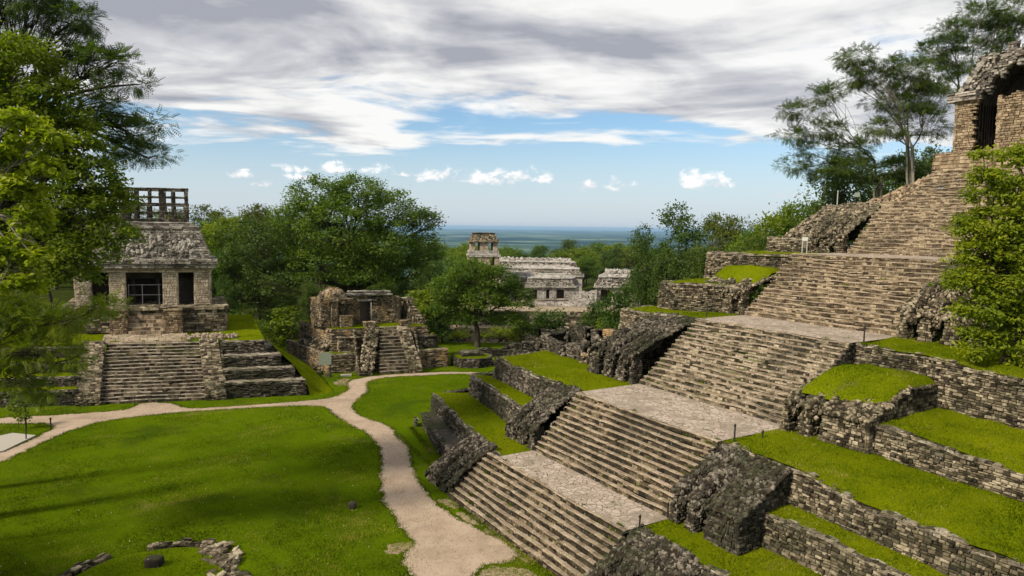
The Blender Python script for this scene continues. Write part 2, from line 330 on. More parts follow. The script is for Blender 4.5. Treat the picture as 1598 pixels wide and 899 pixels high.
def unit(v): return v / np.maximum(np.linalg.norm(v, axis=-1, keepdims=True), 1e-9)
class MB:
    """collects quads/tris with a material slot and a random value per face; build() links them as ONE mesh object"""
    def __init__(s): s.v = []; s.q = []; s.t = []; s.nv = 0
    def add(s, verts, quads=None, tris=None, rnd=0.5, mat=0):
        verts = np.asarray(verts, float).reshape(-1, 3)
        for lst, f, w in ((s.q, quads, 4), (s.t, tris, 3)):
            if f is None or len(f) == 0: continue
            f = np.asarray(f, np.int64).reshape(-1, w) + s.nv
            r = np.broadcast_to(np.asarray(rnd, float), (len(f),)); m = np.broadcast_to(np.asarray(mat), (len(f),))
            lst.append((f, r, m))
        s.v.append(verts); s.nv += len(verts)
    def build(s, name, mats, parent=None, loc=None, smooth=False, label=None):
        V = np.concatenate(s.v) if s.v else np.zeros((0, 3))
        off = ORG[parent.name] if parent is not None else np.asarray(loc if loc is not None else (0, 0, 0), float)
        me = bpy.data.meshes.new(name)
        nq = sum(len(f) for f, _, _ in s.q); nt = sum(len(f) for f, _, _ in s.t)
        me.vertices.add(len(V)); me.vertices.foreach_set('co', (V - off).astype(np.float32).ravel())
        li = [f.ravel() for f, _, _ in s.q] + [f.ravel() for f, _, _ in s.t]
        me.loops.add(nq * 4 + nt * 3); me.polygons.add(nq + nt)
        me.loops.foreach_set('vertex_index', np.concatenate(li).astype(np.int32))
        st = np.concatenate([np.arange(nq) * 4, nq * 4 + np.arange(nt) * 3]).astype(np.int32)
        me.polygons.foreach_set('loop_start', st)
        mi = np.concatenate([m for _, _, m in s.q] + [m for _, _, m in s.t]).astype(np.int32)
        me.polygons.foreach_set('material_index', mi)
        me.polygons.foreach_set('use_smooth', np.full(nq + nt, bool(smooth)))
        at = me.attributes.new('rnd', 'FLOAT', 'FACE')
        at.data.foreach_set('value', np.concatenate([r for _, r, _ in s.q] + [r for _, r, _ in s.t]).astype(np.float32))
        for m in (mats if isinstance(mats, (list, tuple)) else [mats]): me.materials.append(m)
        me.update(calc_edges=True)
        o = bpy.data.objects.new(name, me); COL.objects.link(o)
        if parent is not None: o.parent = parent; ORG[o.name] = off
        else: o.location = tuple(off); ORG[o.name] = off
        if label: o['label'] = label
        return o
ORG = {}
def thing(name, label, cat, loc=(0, 0, 0), group=None):
    o = bpy.data.objects.new(name, None); COL.objects.link(o); o.location = loc; o.empty_display_size = 0.3
    ORG[o.name] = np.asarray(loc, float)
    o['label'] = label; o['category'] = cat
    if group: o['group'] = group
    return o
def tag(o, label, cat, group=None):
    o['label'] = label; o['category'] = cat
    if group: o['group'] = group
    return o
def structure(o): o['kind'] = 'structure'; return o
def stuff(o, label=None, cat=None):
    o['kind'] = 'stuff'
    if label: o['label'] = label; o['category'] = cat
    return o

def wav(s, seed, amp, f=0.35):
    s = np.asarray(s, float)
    return amp * (np.sin(s * f * 6.28 + seed * 1.7) * 0.5 + np.sin(s * f * 2.3 * 6.28 + seed * 4.1) * 0.3 + np.sin(s * f * 5.1 * 6.28 + seed * 9.3) * 0.2)

def rects(L, H, sw, sh, miss=0.0):
    """courses of stones filling L x H (H a function of s)"""
    out = []
    Hm = max(float(H(np.array([x]))[0]) for x in np.linspace(0, L, 40)); t = 0.0
    while t < Hm - 0.02:
        h = rng.uniform(*sh)
        if Hm - t - h < sh[0] * 0.5: h = Hm - t
        s = -rng.uniform(0, sw[1])
        while s < L:
            w = rng.uniform(*sw) * (0.7 + 0.3 * rng.random())
            a, b = max(s, 0), min(s + w, L)
            if b - a > 0.05:
                hh = float(H(np.array([(a + b) / 2]))[0])
                t1 = min(t + h, hh)
                if t1 - t > sh[0] * 0.3 and rng.random() >= miss: out.append((a, b, t, t1))
            s += w
        t += h
    return np.array(out).reshape(-1, 4)

def stones(mb, F, rc, prot=0.035, depth=0.16, gap=0.015, jit=0.012, mat=0, rnd=(0, 1), bev=0.02):
    """every rect becomes a lumpy stone block: F(s, t, d) -> xyz, d outward"""
    K = len(rc)
    if not K: return
    a, b, c, d = rc.T
    gs = np.minimum(gap, (b - a) * 0.2); gt = np.minimum(gap, (d - c) * 0.2)
    p = rng.uniform(-prot * 0.5, prot, K)
    cs = [(a, c, 1, 1), (b, c, -1, 1), (b, d, -1, -1), (a, d, 1, -1)]
    V = []
    bs = np.minimum(bev, (b - a) * 0.22); bt = np.minimum(bev, (d - c) * 0.22)
    for (S, T, ss, tt) in cs: V.append(F(S, T, np.full(K, -depth)))
    js = rng.uniform(-jit, jit, (4, K)); jt = rng.uniform(-jit, jit, (4, K))
    for i, (S, T, ss, tt) in enumerate(cs): V.append(F(S + ss * gs + js[i] * .5, T + tt * gt + jt[i] * .5, p - bev * 1.1 + rng.uniform(-.4, .4, K) * jit))
    for i, (S, T, ss, tt) in enumerate(cs): V.append(F(S + ss * (gs + bs) + js[i], T + tt * (gt + bt) + jt[i], p + rng.uniform(-1, 1, K) * jit))
    V = np.stack(V, 1).reshape(-1, 3)
    base = (np.arange(K) * 12)[:, None]
    fs = [(8, 9, 10, 11)]
    for r0 in (0, 4):
        for i in range(4): j = (i + 1) % 4; fs.append((r0 + i, r0 + j, r0 + 4 + j, r0 + 4 + i))
    q = (base[:, :, None] + np.array(fs)[None]).reshape(-1, 4)
    rv = np.repeat(rng.uniform(rnd[0], rnd[1], K), len(fs))
    mb.add(V, quads=q, rnd=rv, mat=mat)

def grid(mb, F, L, H, ns, nt, mat=0, d=-0.05, rnd=0.5):
    s, t = np.meshgrid(np.linspace(0, 1, ns + 1), np.linspace(0, 1, nt + 1), indexing='ij')
    s = (s * L).ravel(); hh = H(s) if callable(H) else np.full(s.shape, H)
    V = F(s, t.ravel() * hh, np.full(s.shape, d))
    i, j = np.meshgrid(np.arange(ns), np.arange(nt), indexing='ij'); i = i.ravel(); j = j.ravel(); n = nt + 1
    mb.add(V, quads=np.stack([i * n + j, (i + 1) * n + j, (i + 1) * n + j + 1, i * n + j + 1], 1), mat=mat, rnd=rnd)

class Poly:
    """polyline in plan with smoothed outward normals (to the right of its direction)"""
    def __init__(s, pts):
        s.p = np.asarray(pts, float); d = np.diff(s.p, axis=0); s.l = np.hypot(d[:, 0], d[:, 1])
        s.c = np.concatenate([[0], np.cumsum(s.l)]); s.L = s.c[-1]
        n = np.stack([d[:, 1], -d[:, 0]], 1) / s.l[:, None]; s.n = n
        nv = np.vstack([n[:1], n[:-1] + n[1:], n[-1:]]); nv /= np.linalg.norm(nv, axis=1)[:, None]
        k = np.ones(len(nv)); k[1:-1] = 1 / np.maximum(0.5, (nv[1:-1] * n[:-1]).sum(1)); s.nv = nv * k[:, None]
    def at(s, x):
        x = np.clip(np.asarray(x, float), 0, s.L)
        P = np.stack([np.interp(x, s.c, s.p[:, 0]), np.interp(x, s.c, s.p[:, 1])], -1)
        i = np.clip(np.searchsorted(s.c, x, side='right') - 1, 0, len(s.l) - 1)
        return P, s.nv, i
    def off(s, x, d):
        """point at arc length x moved outward by d, mitred at the corners"""
        x = np.clip(np.asarray(x, float), 0, s.L)
        q = s.p[None] + s.nv[None] * np.asarray(d, float).reshape(-1, 1, 1) if np.ndim(d) else s.p[None] + s.nv[None] * d
        i = np.clip(np.searchsorted(s.c, x, side='right') - 1, 0, len(s.l) - 1); f = ((x - s.c[i]) / s.l[i])[..., None]
        k = np.arange(len(x)) if np.ndim(d) else np.zeros(len(x), int)
        return q[k, i] * (1 - f) + q[k, i + 1] * f

def fn(v): return v if callable(v) else (lambda s, v=v: np.full(np.shape(s), float(v)))

def wall(mb, pts, z0, H, batter=0.06, sw=(0.14, 0.46), sh=(0.07, 0.17), cope=0.34, ragged=0.06, prot=0.07, mat=0, mort=1, copemat=None, seed=None, rnd=(0, 1), miss=0.015, back=0.0):
    """dry-stone retaining wall on a polyline; z0, H constants or functions of the run"""
    P = Poly(pts); z0 = fn(z0); H0 = fn(H); sd = rng.uniform(0, 50) if seed is None else seed
    Hf = lambda s: H0(s) + wav(s, sd, ragged, 0.22)
    wob = lambda s, t: wav(s + t * 0.7, sd + 3, 0.05, 0.13)
    und = (lambda s, t: 0.035 * hnoise(s, t * 2, sd, 2.1)) if ragged > 0 else (lambda s, t: 0.0)
    def F(s, t, d):
        xy = P.off(s, d - batter * t + wob(s, t)); return np.column_stack([xy, z0(s) + t + und(s, t)])
    rc = rects(P.L, Hf, sw, sh, miss)
    stones(mb, F, rc, prot=prot, mat=mat, rnd=rnd)
    grid(mb, F, P.L, lambda s: Hf(s) - 0.03, max(2, int(P.L / 0.6)), 3, mat=mort, d=-0.07)
    if cope:
        def G(s, t, d):
            xy = P.off(s, -t - batter * H0(s) + wob(s, H0(s)) + 0.03); return np.column_stack([xy, z0(s) + Hf(s) + d - 0.05])
        rc = rects(P.L, fn(cope), (0.2, 0.55) if cope < 0.5 else (0.3, 0.8), (0.15, 0.3) if cope < 0.5 else (0.2, 0.45), miss)
        stones(mb, G, rc, prot=0.05, depth=0.12, mat=mat if copemat is None else copemat, rnd=rnd)
        grid(mb, G, P.L, cope, max(2, int(P.L / 0.6)), 1, mat=mort, d=-0.04)
    if back:
        Pb = Poly([tuple(x) for x in P.off(P.c, np.full(len(P.c), -back))][::-1])
        Fb = lambda s, t, d: np.column_stack([Pb.off(s, d), z0(P.L - s) + t])
        stones(mb, Fb, rects(Pb.L, lambda s: Hf(P.L - s), sw, sh, miss), prot=prot, mat=mat, rnd=rnd)
        grid(mb, Fb, Pb.L, lambda s: Hf(P.L - s) - 0.03, max(2, int(P.L / 0.6)), 2, mat=mort, d=-0.07)
    return P

def stairs(mb, P0, a, b, width, z0, rise, run, n, mats=(0, 1, 2), lean=0.34, tread_split=1, courses=1, wave=0.04, rnd=(0, 1), taper=0.0, sw=(0.28, 0.75)):
    """P0 left-bottom corner; a along the steps, b inward (unit plan vectors)"""
    P0 = np.array(P0); a = np.array(a); b = np.array(b); h = rise / n; r = run / n
    sd = rng.uniform(0, 60)
    for i in range(n):
        w0 = taper * i / n; L = width - 2 * w0
        wz = lambda s, i=i: wav(s, sd + i * 0.35, wave, 0.10)
        wv = lambda s, i=i: wav(s, sd + 9 + i * 0.8, wave * 1.2, 0.16)
        def F(s, t, d, i=i, w0=w0):
            xy = P0 + a * (s + w0)[:, None] + b * (i * r - d + lean * r * t / h + wv(s, i))[:, None]; return np.column_stack([xy, z0 + i * h + t + wz(s, i) * np.clip(t * 9, 0, 1)])
        def G(s, t, d, i=i, w0=w0):
            xy = P0 + a * (s + w0)[:, None] + b * (i * r + lean * r + t - 0.03 + wv(s, i))[:, None]; return np.column_stack([xy, z0 + (i + 1) * h + d + wz(s, i)])
        ch = h / courses
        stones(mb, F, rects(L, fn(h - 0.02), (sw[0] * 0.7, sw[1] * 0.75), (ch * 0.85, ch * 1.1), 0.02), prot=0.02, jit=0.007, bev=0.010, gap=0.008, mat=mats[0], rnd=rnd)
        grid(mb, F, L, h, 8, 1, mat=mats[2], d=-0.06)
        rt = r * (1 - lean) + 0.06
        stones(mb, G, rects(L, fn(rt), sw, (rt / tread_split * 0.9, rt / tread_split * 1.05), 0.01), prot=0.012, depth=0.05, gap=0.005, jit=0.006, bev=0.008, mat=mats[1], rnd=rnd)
        grid(mb, G, L, rt, 8, 1, mat=mats[2], d=-0.045)

def hnoise(x, y, sd=0.0, f=1.0):
    x = x * f; y = y * f
    return (np.sin(x * 1.3 + 1.7 * np.sin(y * 0.9 + sd) + sd) * np.cos(y * 1.1 + 1.3 * np.sin(x * 0.7 + sd * 2)) * 0.6
            + np.sin(x * 3.1 + sd * 3 + 2 * np.sin(y * 2.3)) * np.cos(y * 2.9 + sd) * 0.28 + np.sin(x * 7.3 + sd) * np.cos(y * 6.7 + sd * 2) * 0.12)

def ruled(mb, A, B, zA, zB, mat=0, step=0.4, bump=0.05, rnd=0.5, tuck=True):
    """sheet between two polylines in plan (world xy), with soft lumps"""
    PA, PB = Poly(A), Poly(B); n = max(2, int(max(PA.L, PB.L) / step))
    wd = np.linalg.norm(PA.p[0] - PB.p[0]) + np.linalg.norm(PA.p[-1] - PB.p[-1]); m = max(2, int(wd / 2 / step))
    s = np.linspace(0, 1, n + 1); t = np.linspace(0, 1, m + 1)
    a = PA.off(s * PA.L, 0.0); bb = PB.off(s * PB.L, 0.0)
    za = fn(zA)(s * PA.L); zb = fn(zB)(s * PB.L)
    X = a[:, None] * (1 - t)[None, :, None] + bb[:, None] * t[None, :, None]
    Z = za[:, None] * (1 - t) + zb[:, None] * t + bump * hnoise(X[..., 0], X[..., 1], 2.0, 1.1)
    V = np.concatenate([X, Z[..., None]], -1).reshape(-1, 3)
    i, j = np.meshgrid(np.arange(n), np.arange(m), indexing='ij'); i = i.ravel(); j = j.ravel(); k = m + 1
    mb.add(V, quads=np.stack([i * k + j, (i + 1) * k + j, (i + 1) * k + j + 1, i * k + j + 1], 1), mat=mat, rnd=rnd)
    TURF.append((X, Z))
TURF = []

def rubble(mb, surf, u0, u1, v0, v1, den=9.0, size=(0.10, 0.26), mat=0, mort=1, rnd=(0, 1), step=0.14, flat=0.30):
    """loose stones bedded in a surface: surf(p, q) -> xyz over the rectangle p in u0..u1, q in v0..v1"""
    nu, nv = max(3, int(abs(u1 - u0) / step)), max(3, int(abs(v1 - v0) / step))
    p, q = np.meshgrid(np.linspace(u0, u1, nu + 1), np.linspace(v0, v1, nv + 1), indexing='ij')
    V = surf(p.ravel(), q.ravel())
    i, j = np.meshgrid(np.arange(nu), np.arange(nv), indexing='ij'); i = i.ravel(); j = j.ravel(); k = nv + 1
    mb.add(V, quads=np.stack([i * k + j, (i + 1) * k + j, (i + 1) * k + j + 1, i * k + j + 1], 1), mat=mort)
    G = V.reshape(nu + 1, nv + 1, 3)
    cr = np.cross(G[1:, :-1] - G[:-1, :-1], G[:-1, 1:] - G[:-1, :-1]); ar = np.linalg.norm(cr, axis=-1)
    cnt = rng.poisson(ar * den).ravel(); idx = np.repeat(np.arange(len(cnt)), cnt); K = len(idx)
    if not K: return
    ii, jj = idx // nv, idx % nv; f, g = rng.random(K)[:, None], rng.random(K)[:, None]
    c = G[ii, jj] * (1 - f) * (1 - g) + G[ii + 1, jj] * f * (1 - g) + G[ii, jj + 1] * (1 - f) * g + G[ii + 1, jj + 1] * f * g
    n = cr[ii, jj] / np.maximum(ar[ii, jj][:, None], 1e-6); n[n[:, 2] < 0] *= -1
    scatter_stones(mb, c, n, size, mat, rnd, flat)

def scatter_stones(mb, c, n, size, mat=0, rnd=(0, 1), flat=0.55):
    K = len(c)
    n = n + rng.normal(0, 0.20, (K, 3)); n /= np.linalg.norm(n, axis=1)[:, None]
    t = rng.normal(0, 1, (K, 3)); t -= (t * n).sum(1)[:, None] * n; t /= np.linalg.norm(t, axis=1)[:, None]; w = np.cross(n, t)
    S = rng.uniform(size[0], size[1], (K, 3)) * 0.5; S[:, 2] *= flat + 0.5
    base = np.array([(-1, -1, -1), (1, -1, -1), (1, 1, -1), (-1, 1, -1), (-1, -1, .35), (1, -1, .35), (1, 1, .35), (-1, 1, .35), (-.6, -.6, 1), (.6, -.6, 1), (.6, .6, 1), (-.6, .6, 1)], float)
    L = base[None] + rng.normal(0, 0.13, (K, 12, 3))
    V = c[:, None] + t[:, None] * (L[..., :1] * S[:, None, :1]) + w[:, None] * (L[..., 1:2] * S[:, None, 1:2]) + n[:, None] * (L[..., 2:] * S[:, None, 2:])
    fs = [(8, 9, 10, 11)]
    for r0 in (0, 4):
        for i in range(4): j = (i + 1) % 4; fs.append((r0 + i, r0 + j, r0 + 4 + j, r0 + 4 + i))
    qd = ((np.arange(K) * 12)[:, None, None] + np.array(fs)[None]).reshape(-1, 4)
    mb.add(V.reshape(-1, 3), quads=qd, rnd=np.repeat(rng.uniform(rnd[0], rnd[1], K), len(fs)), mat=mat)

def box(mb, x0, x1, y0, y1, z0, z1, mat=0, rnd=0.5, fr=None):
    """box in a local plan frame fr = (origin xy, a, b)"""
    V = np.array([(x, y, z) for z in (z0, z1) for x, y in ((x0, y0), (x1, y0), (x1, y1), (x0, y1))], float)
    if fr is not None: V = np.column_stack([np.array(fr[0]) + V[:, :1] * np.array(fr[1]) + V[:, 1:2] * np.array(fr[2]), V[:, 2]])
    mb.add(V, quads=[(0, 3, 2, 1), (4, 5, 6, 7), (0, 1, 5, 4), (1, 2, 6, 5), (2, 3, 7, 6), (3, 0, 4, 7)], mat=mat, rnd=rnd)

def tube(mb, pts, rad, n=7, mat=0, rnd=0.5, cap=False):
    P = np.asarray(pts, float); m = len(P); rad = np.broadcast_to(np.asarray(rad, float), (m,))
    T = np.gradient(P, axis=0); T /= np.maximum(np.linalg.norm(T, axis=1), 1e-9)[:, None]
    ref = np.array([0.0, 0, 1]) if abs(T[0, 2]) < 0.9 else np.array([1.0, 0, 0])
    A = np.cross(T, ref); A /= np.maximum(np.linalg.norm(A, axis=1), 1e-9)[:, None]; B = np.cross(T, A)
    an = np.linspace(0, 2 * np.pi, n, endpoint=False)
    V = P[:, None] + rad[:, None, None] * (A[:, None] * np.cos(an)[None, :, None] + B[:, None] * np.sin(an)[None, :, None])
    q = [(i * n + j, i * n + (j + 1) % n, (i + 1) * n + (j + 1) % n, (i + 1) * n + j) for i in range(m - 1) for j in range(n)]
    mb.add(V.reshape(-1, 3), quads=q, rnd=rnd, mat=mat)
    if cap:
        mb.add(V[-1], tris=[(0, i, i + 1) for i in range(1, n - 1)], rnd=rnd, mat=mat)

# ------------------------------------------------------------------ ground
def sstep(x, a, b):
    t = np.clip((x - a) / (b - a), 0, 1); return t * t * (3 - 2 * t)
def terrain(x, y):
    x = np.asarray(x, float); y = np.asarray(y, float)
    u = x * UX + y * UY; v = x * VX + y * VY; r = np.hypot(x, y)
    z = np.zeros(np.broadcast(x, y).shape)
    # knoll the viewer stands on
    z = z + np.clip(14.2 - 0.62 * np.maximum(y, 1.0), 0, 14.2) * sstep(-x, -13, -4) * sstep(y, -60, -10)
    # hill that carries the big pyramid
    du = np.maximum(np.maximum(-6 - u, u - 33), 0); dv = np.maximum(np.maximum(66 - v, v - 120), 0); d = np.hypot(du, dv)
    core = np.clip(21.0 - 1.02 * d, 0, 21)
    z = np.maximum(z, core)
    # the wooded slope on the left behind the temple
    z = z + 3.5 * sstep(y, 84, 130) * sstep(-x, 26, 62) * (1 - sstep(r, 240, 420))
    # land falls away to the palace court and then to the plain
    mid = sstep(x, -34, -20) * (1 - sstep(v, 96, 150))
    drop = -13 * sstep(y, 96, 128) * np.maximum(mid, sstep(r, 200, 300) * (v < 400))
    z = z + drop * (core < 0.5)
    z = z + (0.8 * hnoise(x, y, 1.0, 0.05)) * sstep(y, 100, 160)
    far = sstep(r, 300, 1700)
    z = z * (1 - far) - 150 * far + far * 6 * hnoise(x, y, 4.0, 0.0011) * sstep(r, 1500, 4000)
    return z
def make_ground():
    mb = MB(); na = 420
    rad = [1.5]
    while rad[-1] < 56000: rad.append(rad[-1] * (1.028 if rad[-1] < 400 else 1.07))
    rad = np.array(rad); an = np.linspace(0, 2 * np.pi, na, endpoint=False)
    X = rad[:, None] * np.sin(an); Y = rad[:, None] * np.cos(an); Z = terrain(X, Y)
    V = np.stack([X, Y, Z], -1).reshape(-1, 3); m = len(rad)
    i, j = np.meshgrid(np.arange(m - 1), np.arange(na), indexing='ij'); i = i.ravel(); j = j.ravel(); j2 = (j + 1) % na
    mb.add(V, quads=np.stack([i * na + j, (i + 1) * na + j, (i + 1) * na + j2, i * na + j2], 1))
    mb.add([(0, 0, float(terrain(0, 0)))] + [tuple(p) for p in V[:na]], tris=[(0, 1 + k, 1 + (k + 1) % na) for k in range(na)])
    structure(mb.build('ground', M['ground'], smooth=True))
make_ground()
def make_haze():
    mb = MB(); box(mb, -62000, 62000, -62000, 62000, -162, 52)
    m = bpy.data.materials.new('pale_air'); m.use_nodes = True; k = NT(m.node_tree)
    v = k.n('ShaderNodeVolumePrincipled', {'Color': (0.42, 0.68, 1.0, 1), 'Density': 0.000035, 'Anisotropy': 0.2})
    k.t.links.new(v, k.n('ShaderNodeOutputMaterial', out=None).inputs['Volume'])
    stuff(mb.build('haze', m))
make_haze()

PATH_UP = [(-44.1, 55.5), (-41.5, 56.2), (-37.7, 57.2), (-34.0, 58.6), (-32.5, 59.3), (-33.0, 61.6), (-29.9, 61.8), (-28.3, 59.7), (-25.5, 60.3), (-21.1, 62.1), (-17.4, 63.5), (-16.1, 65.1), (-15.8, 67.7), (-16.7, 70.5), (-16.5, 72.3), (-14.2, 74.4), (-10.3, 75.9), (-6.9, 76.8), (-3.7, 76.7), (-2.5, 76.1)]
PATH_LO = [(-3.6, 75.7), (-6.8, 75.5), (-10.1, 74.3), (-13.4, 73.4), (-14.9, 70.9), (-13.7, 67.3), (-14.1, 64.2), (-14.0, 61.1), (-12.8, 58.4), (-11.4, 56.9), (-9.9, 55.7), (-8.4, 52.7), (-7.2, 49.7), (-6.8, 46.9), (-5.6, 42.7), (-4.7, 40.6), (-3.8, 38.8), (-2.6, 37.3), (-1.5, 36.0), (-0.1, 34.8), (0.6, 33.2), (-0.1, 32.5), (-1.3, 32.2), (-1.6, 31.1), (-1.6, 26.5)]
PATH_LE = [(-4.6, 26.5), (-3.9, 30.7), (-5.0, 31.9), (-5.1, 33.2), (-4.7, 34.4), (-5.4, 35.4), (-5.8, 36.5), (-7.1, 39.1), (-8.2, 43.2), (-8.8, 47.5), (-9.6, 50.3), (-11.2, 53.5), (-12.9, 55.5), (-14.6, 57.9), (-16.2, 61.0), (-18.0, 61.4), (-22.2, 60.5), (-29.0, 58.2), (-32.3, 56.1), (-33.5, 54.2), (-33.9, 51.6), (-33.7, 47.8), (-33.8, 45.5), (-34.2, 42.8)]
ISLAND = [(-42.9, 53.9), (-40.2, 54.4), (-36.5, 54.9), (-35.4, 53.6), (-35.2, 51.5), (-35.2, 49.4), (-35.3, 47.6), (-35.7, 44.7)]
def ragged(poly, step=0.22, amp=0.13):
    out = []
    for (x0, y0), (x1, y1) in zip(poly, poly[1:] + poly[:1]):
        L = math.hypot(x1 - x0, y1 - y0); n = max(1, int(L / step))
        for i in range(n):
            f = i / n; x, y = x0 + (x1 - x0) * f, y0 + (y1 - y0) * f
            nx, ny = (y1 - y0) / L, -(x1 - x0) / L
            k = amp * (float(hnoise(x, y, 3.0, 2.2)) + 0.5 * float(hnoise(x, y, 7.0, 7.0)))
            out.append((x + nx * k, y + ny * k))
    return out
def chaikin(p, it=2):
    p = list(p)
    for _ in range(it):
        q = [p[0]]
        for a, b in zip(p, p[1:]): q += [(a[0] * .75 + b[0] * .25, a[1] * .75 + b[1] * .25), (a[0] * .25 + b[0] * .75, a[1] * .25 + b[1] * .75)]
        p = q + [p[-1]]
    return p
PATH_POLY = chaikin(PATH_UP) + chaikin(PATH_LO) + chaikin(PATH_LE) + chaikin(ISLAND)[::-1]
def sheet(name, poly, z, mat):
    mb = MB(); tr = tessellate_polygon([[Vector((x, y, 0)) for x, y in poly]])
    mb.add([(x, y, z) for x, y in poly], tris=tr); return mb.build(name, mat)
def make_path():
    structure(sheet('path', ragged(PATH_POLY, 0.15, 0.22), 0.012, M['path']))
    k = 0
    for cx, cy, rx, ry, a in ((0.9, 33.6, 1.5, 0.8, -40), (-0.4, 35.6, 1.3, 0.6, -45), (-1.9, 37.3, 1.2, 0.5, -48), (0.3, 31.0, 1.7, 0.9, -20), (-3.4, 39.6, 0.9, 0.4, -50), (-5.4, 33.8, 0.9, 0.5, 30), (-16.9, 70.9, 1.1, 1.6, 10), (-32.0, 57.0, 1.8, 0.5, 20)):
        P = [(cx + rx * math.cos(t) * math.cos(R(a)) - ry * math.sin(t) * math.sin(R(a)), cy + rx * math.cos(t) * math.sin(R(a)) + ry * math.sin(t) * math.cos(R(a))) for t in np.linspace(0, 6.283, 18, endpoint=False)]
        structure(sheet('bare_earth', ragged(P, 0.12, 0.35), 0.008 + 0.0001 * k, M['earth'])); k += 1
make_path()

# ------------------------------------------------------------------ the big stepped pyramid on the right
UL, UR = 35.2, 23.5
pyr = thing('stepped_pyramid', 'huge grey-brown stepped pyramid with five flights of stairs and grassy terraces, filling the right side', 'pyramid', W3(29, 18, 0))
A_ = (-UX, -UY)   # from the far end of a stair towards the viewer
B_ = (VX, VY)
SM = ['stone_dark', 'mortar', 'tread', 'turf']
def wl(pts): return [W(u, v) for u, v in pts]
def flight(name, label, v0, z0, rise, run, n, mats, courses=1, uL=UL, uR=UR, rnd=(0, 1), wave=0.04, taper=0.0, side='stone_dark', lean=0.3):
    mb = MB()
    stairs(mb, W(uL, v0), A_, B_, uL - uR, z0, rise, run, n, courses=courses, rnd=rnd, wave=wave, taper=taper, lean=lean)
    # flanks of the stair block
    for uu, flip in ((uR, False), (uL, True)):
        pts = wl([(uu, v0 + 0.02), (uu, v0 + run + 0.5)]) if not flip else wl([(uu, v0 + run + 0.5), (uu, v0 + 0.02)])
        L = run + 0.48
        Hf = (lambda s: np.clip((np.floor(s / (run / n)) + 0.9) * rise / n, 0.1, rise - 0.05)) if not flip else (lambda s: np.clip((np.floor((L - s) / (run / n)) + 0.9) * rise / n, 0.1, rise - 0.05))
        wall(mb, pts, z0, Hf, batter=0.0, cope=0, ragged=0.0, mat=3, mort=2, sh=(0.12, 0.2))
    return mb.build(name, [M[m] for m in mats] + [M['mortar_tan' if mats[0] == 'riser_tan' else 'mortar'], M[side]], pyr, label=label)
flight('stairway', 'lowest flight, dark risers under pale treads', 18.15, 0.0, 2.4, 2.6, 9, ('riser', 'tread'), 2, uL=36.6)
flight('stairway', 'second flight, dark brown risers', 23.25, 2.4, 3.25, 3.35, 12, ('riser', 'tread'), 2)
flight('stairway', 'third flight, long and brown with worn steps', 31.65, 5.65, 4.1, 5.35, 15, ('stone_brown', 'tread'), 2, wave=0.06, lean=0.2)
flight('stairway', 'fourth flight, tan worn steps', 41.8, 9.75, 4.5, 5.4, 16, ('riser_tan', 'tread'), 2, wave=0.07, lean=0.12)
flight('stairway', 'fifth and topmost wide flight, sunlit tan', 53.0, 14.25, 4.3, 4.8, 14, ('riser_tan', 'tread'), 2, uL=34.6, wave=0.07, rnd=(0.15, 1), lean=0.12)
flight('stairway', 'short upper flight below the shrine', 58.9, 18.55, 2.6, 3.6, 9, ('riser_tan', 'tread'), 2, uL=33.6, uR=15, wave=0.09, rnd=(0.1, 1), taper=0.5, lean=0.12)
def landing(v0, v1, z, u0=UL, u1=UR, skewL=0.0, label=None):
    mb = MB(); ruled(mb, wl([(u0 + skewL, v0), (u1, v0)]), wl([(u0, v1), (u1, v1)]), z, z, bump=0.02, step=0.6); TURF.pop()
    return mb.build('paved_landing', M['flag'], pyr, label=label)
landing(20.6, 23.5, 2.41); landing(26.4, 31.9, 5.66); landing(36.8, 42.1, 9.76); landing(47.0, 53.3, 14.26); landing(57.6, 59.2, 18.56, u0=34.6)

def terrace(pts, z0, H, name='terrace_wall', mat='stone_dark', label=None, cope='tread_grey', batter=0.08, **kw):
    mb = MB(); wall(mb, wl(pts), z0, H, batter=batter, copemat=2, **kw)
    return mb.build(name, [M[mat], M['mortar'], M[cope]], pyr, label=label)
def turf(A, B, zA, zB, label=None, bump=0.05):
    mb = MB(); ruled(mb, wl(A), wl(B), zA, zB, bump=bump, step=0.35)
    return mb.build('turf_ledge', M['turf'], pyr, smooth=True, label=label)
def arc(c, r, a0, a1, n=6):
    """plan arc in (u, v): angle 0 = +u, 90 = +v"""
    return [(c[0] + r * math.cos(R(a0 + (a1 - a0) * i / n)), c[1] + r * math.sin(R(a0 + (a1 - a0) * i / n))) for i in range(n + 1)]

# far side (left in the view)
terrace([(50.3, 25.4), (51.0, 22.9), (44.5, 21.2), (39.6, 19.95)], 0, 1.15, mat='stone_dark', cope='stone_dark', label='lowest bench wall, nearly black', batter=0.04)
terrace([(51.9, 22.6), (50.9, 22.3)], 0, 0.6, mat='stone_dark', label='low stub of wall')
turf([(51.0, 22.7), (44.5, 21.1), (39.0, 19.9)], [(51.0, 24.3), (44.5, 22.9), (38.0, 21.6)], 1.1, 1.1, bump=0.03).data.materials[0] = M['stone_dark']
TURF.pop()
terrace([(52.0, 30.0), (52.1, 24.1), (44.0, 22.4), (36.0, 20.75), (35.1, 20.7)], 0, 2.4, cope='tread_grey')
turf([(52.0, 24.4), (44.0, 22.7), (35.2, 20.85)], [(50.3, 27.1), (44.0, 25.6), (35.2, 23.7)], 2.36, 2.40)
terrace([(50.5, 29.0), (50.2, 26.7), (44.0, 25.6), (37.4, 24.3)], 2.3, 1.7)
turf([(50.2, 27.0), (44.0, 25.9), (36.5, 24.6)], [(48.3, 28.4), (42.0, 27.5), (36.5, 26.9)], 3.95, 3.98)
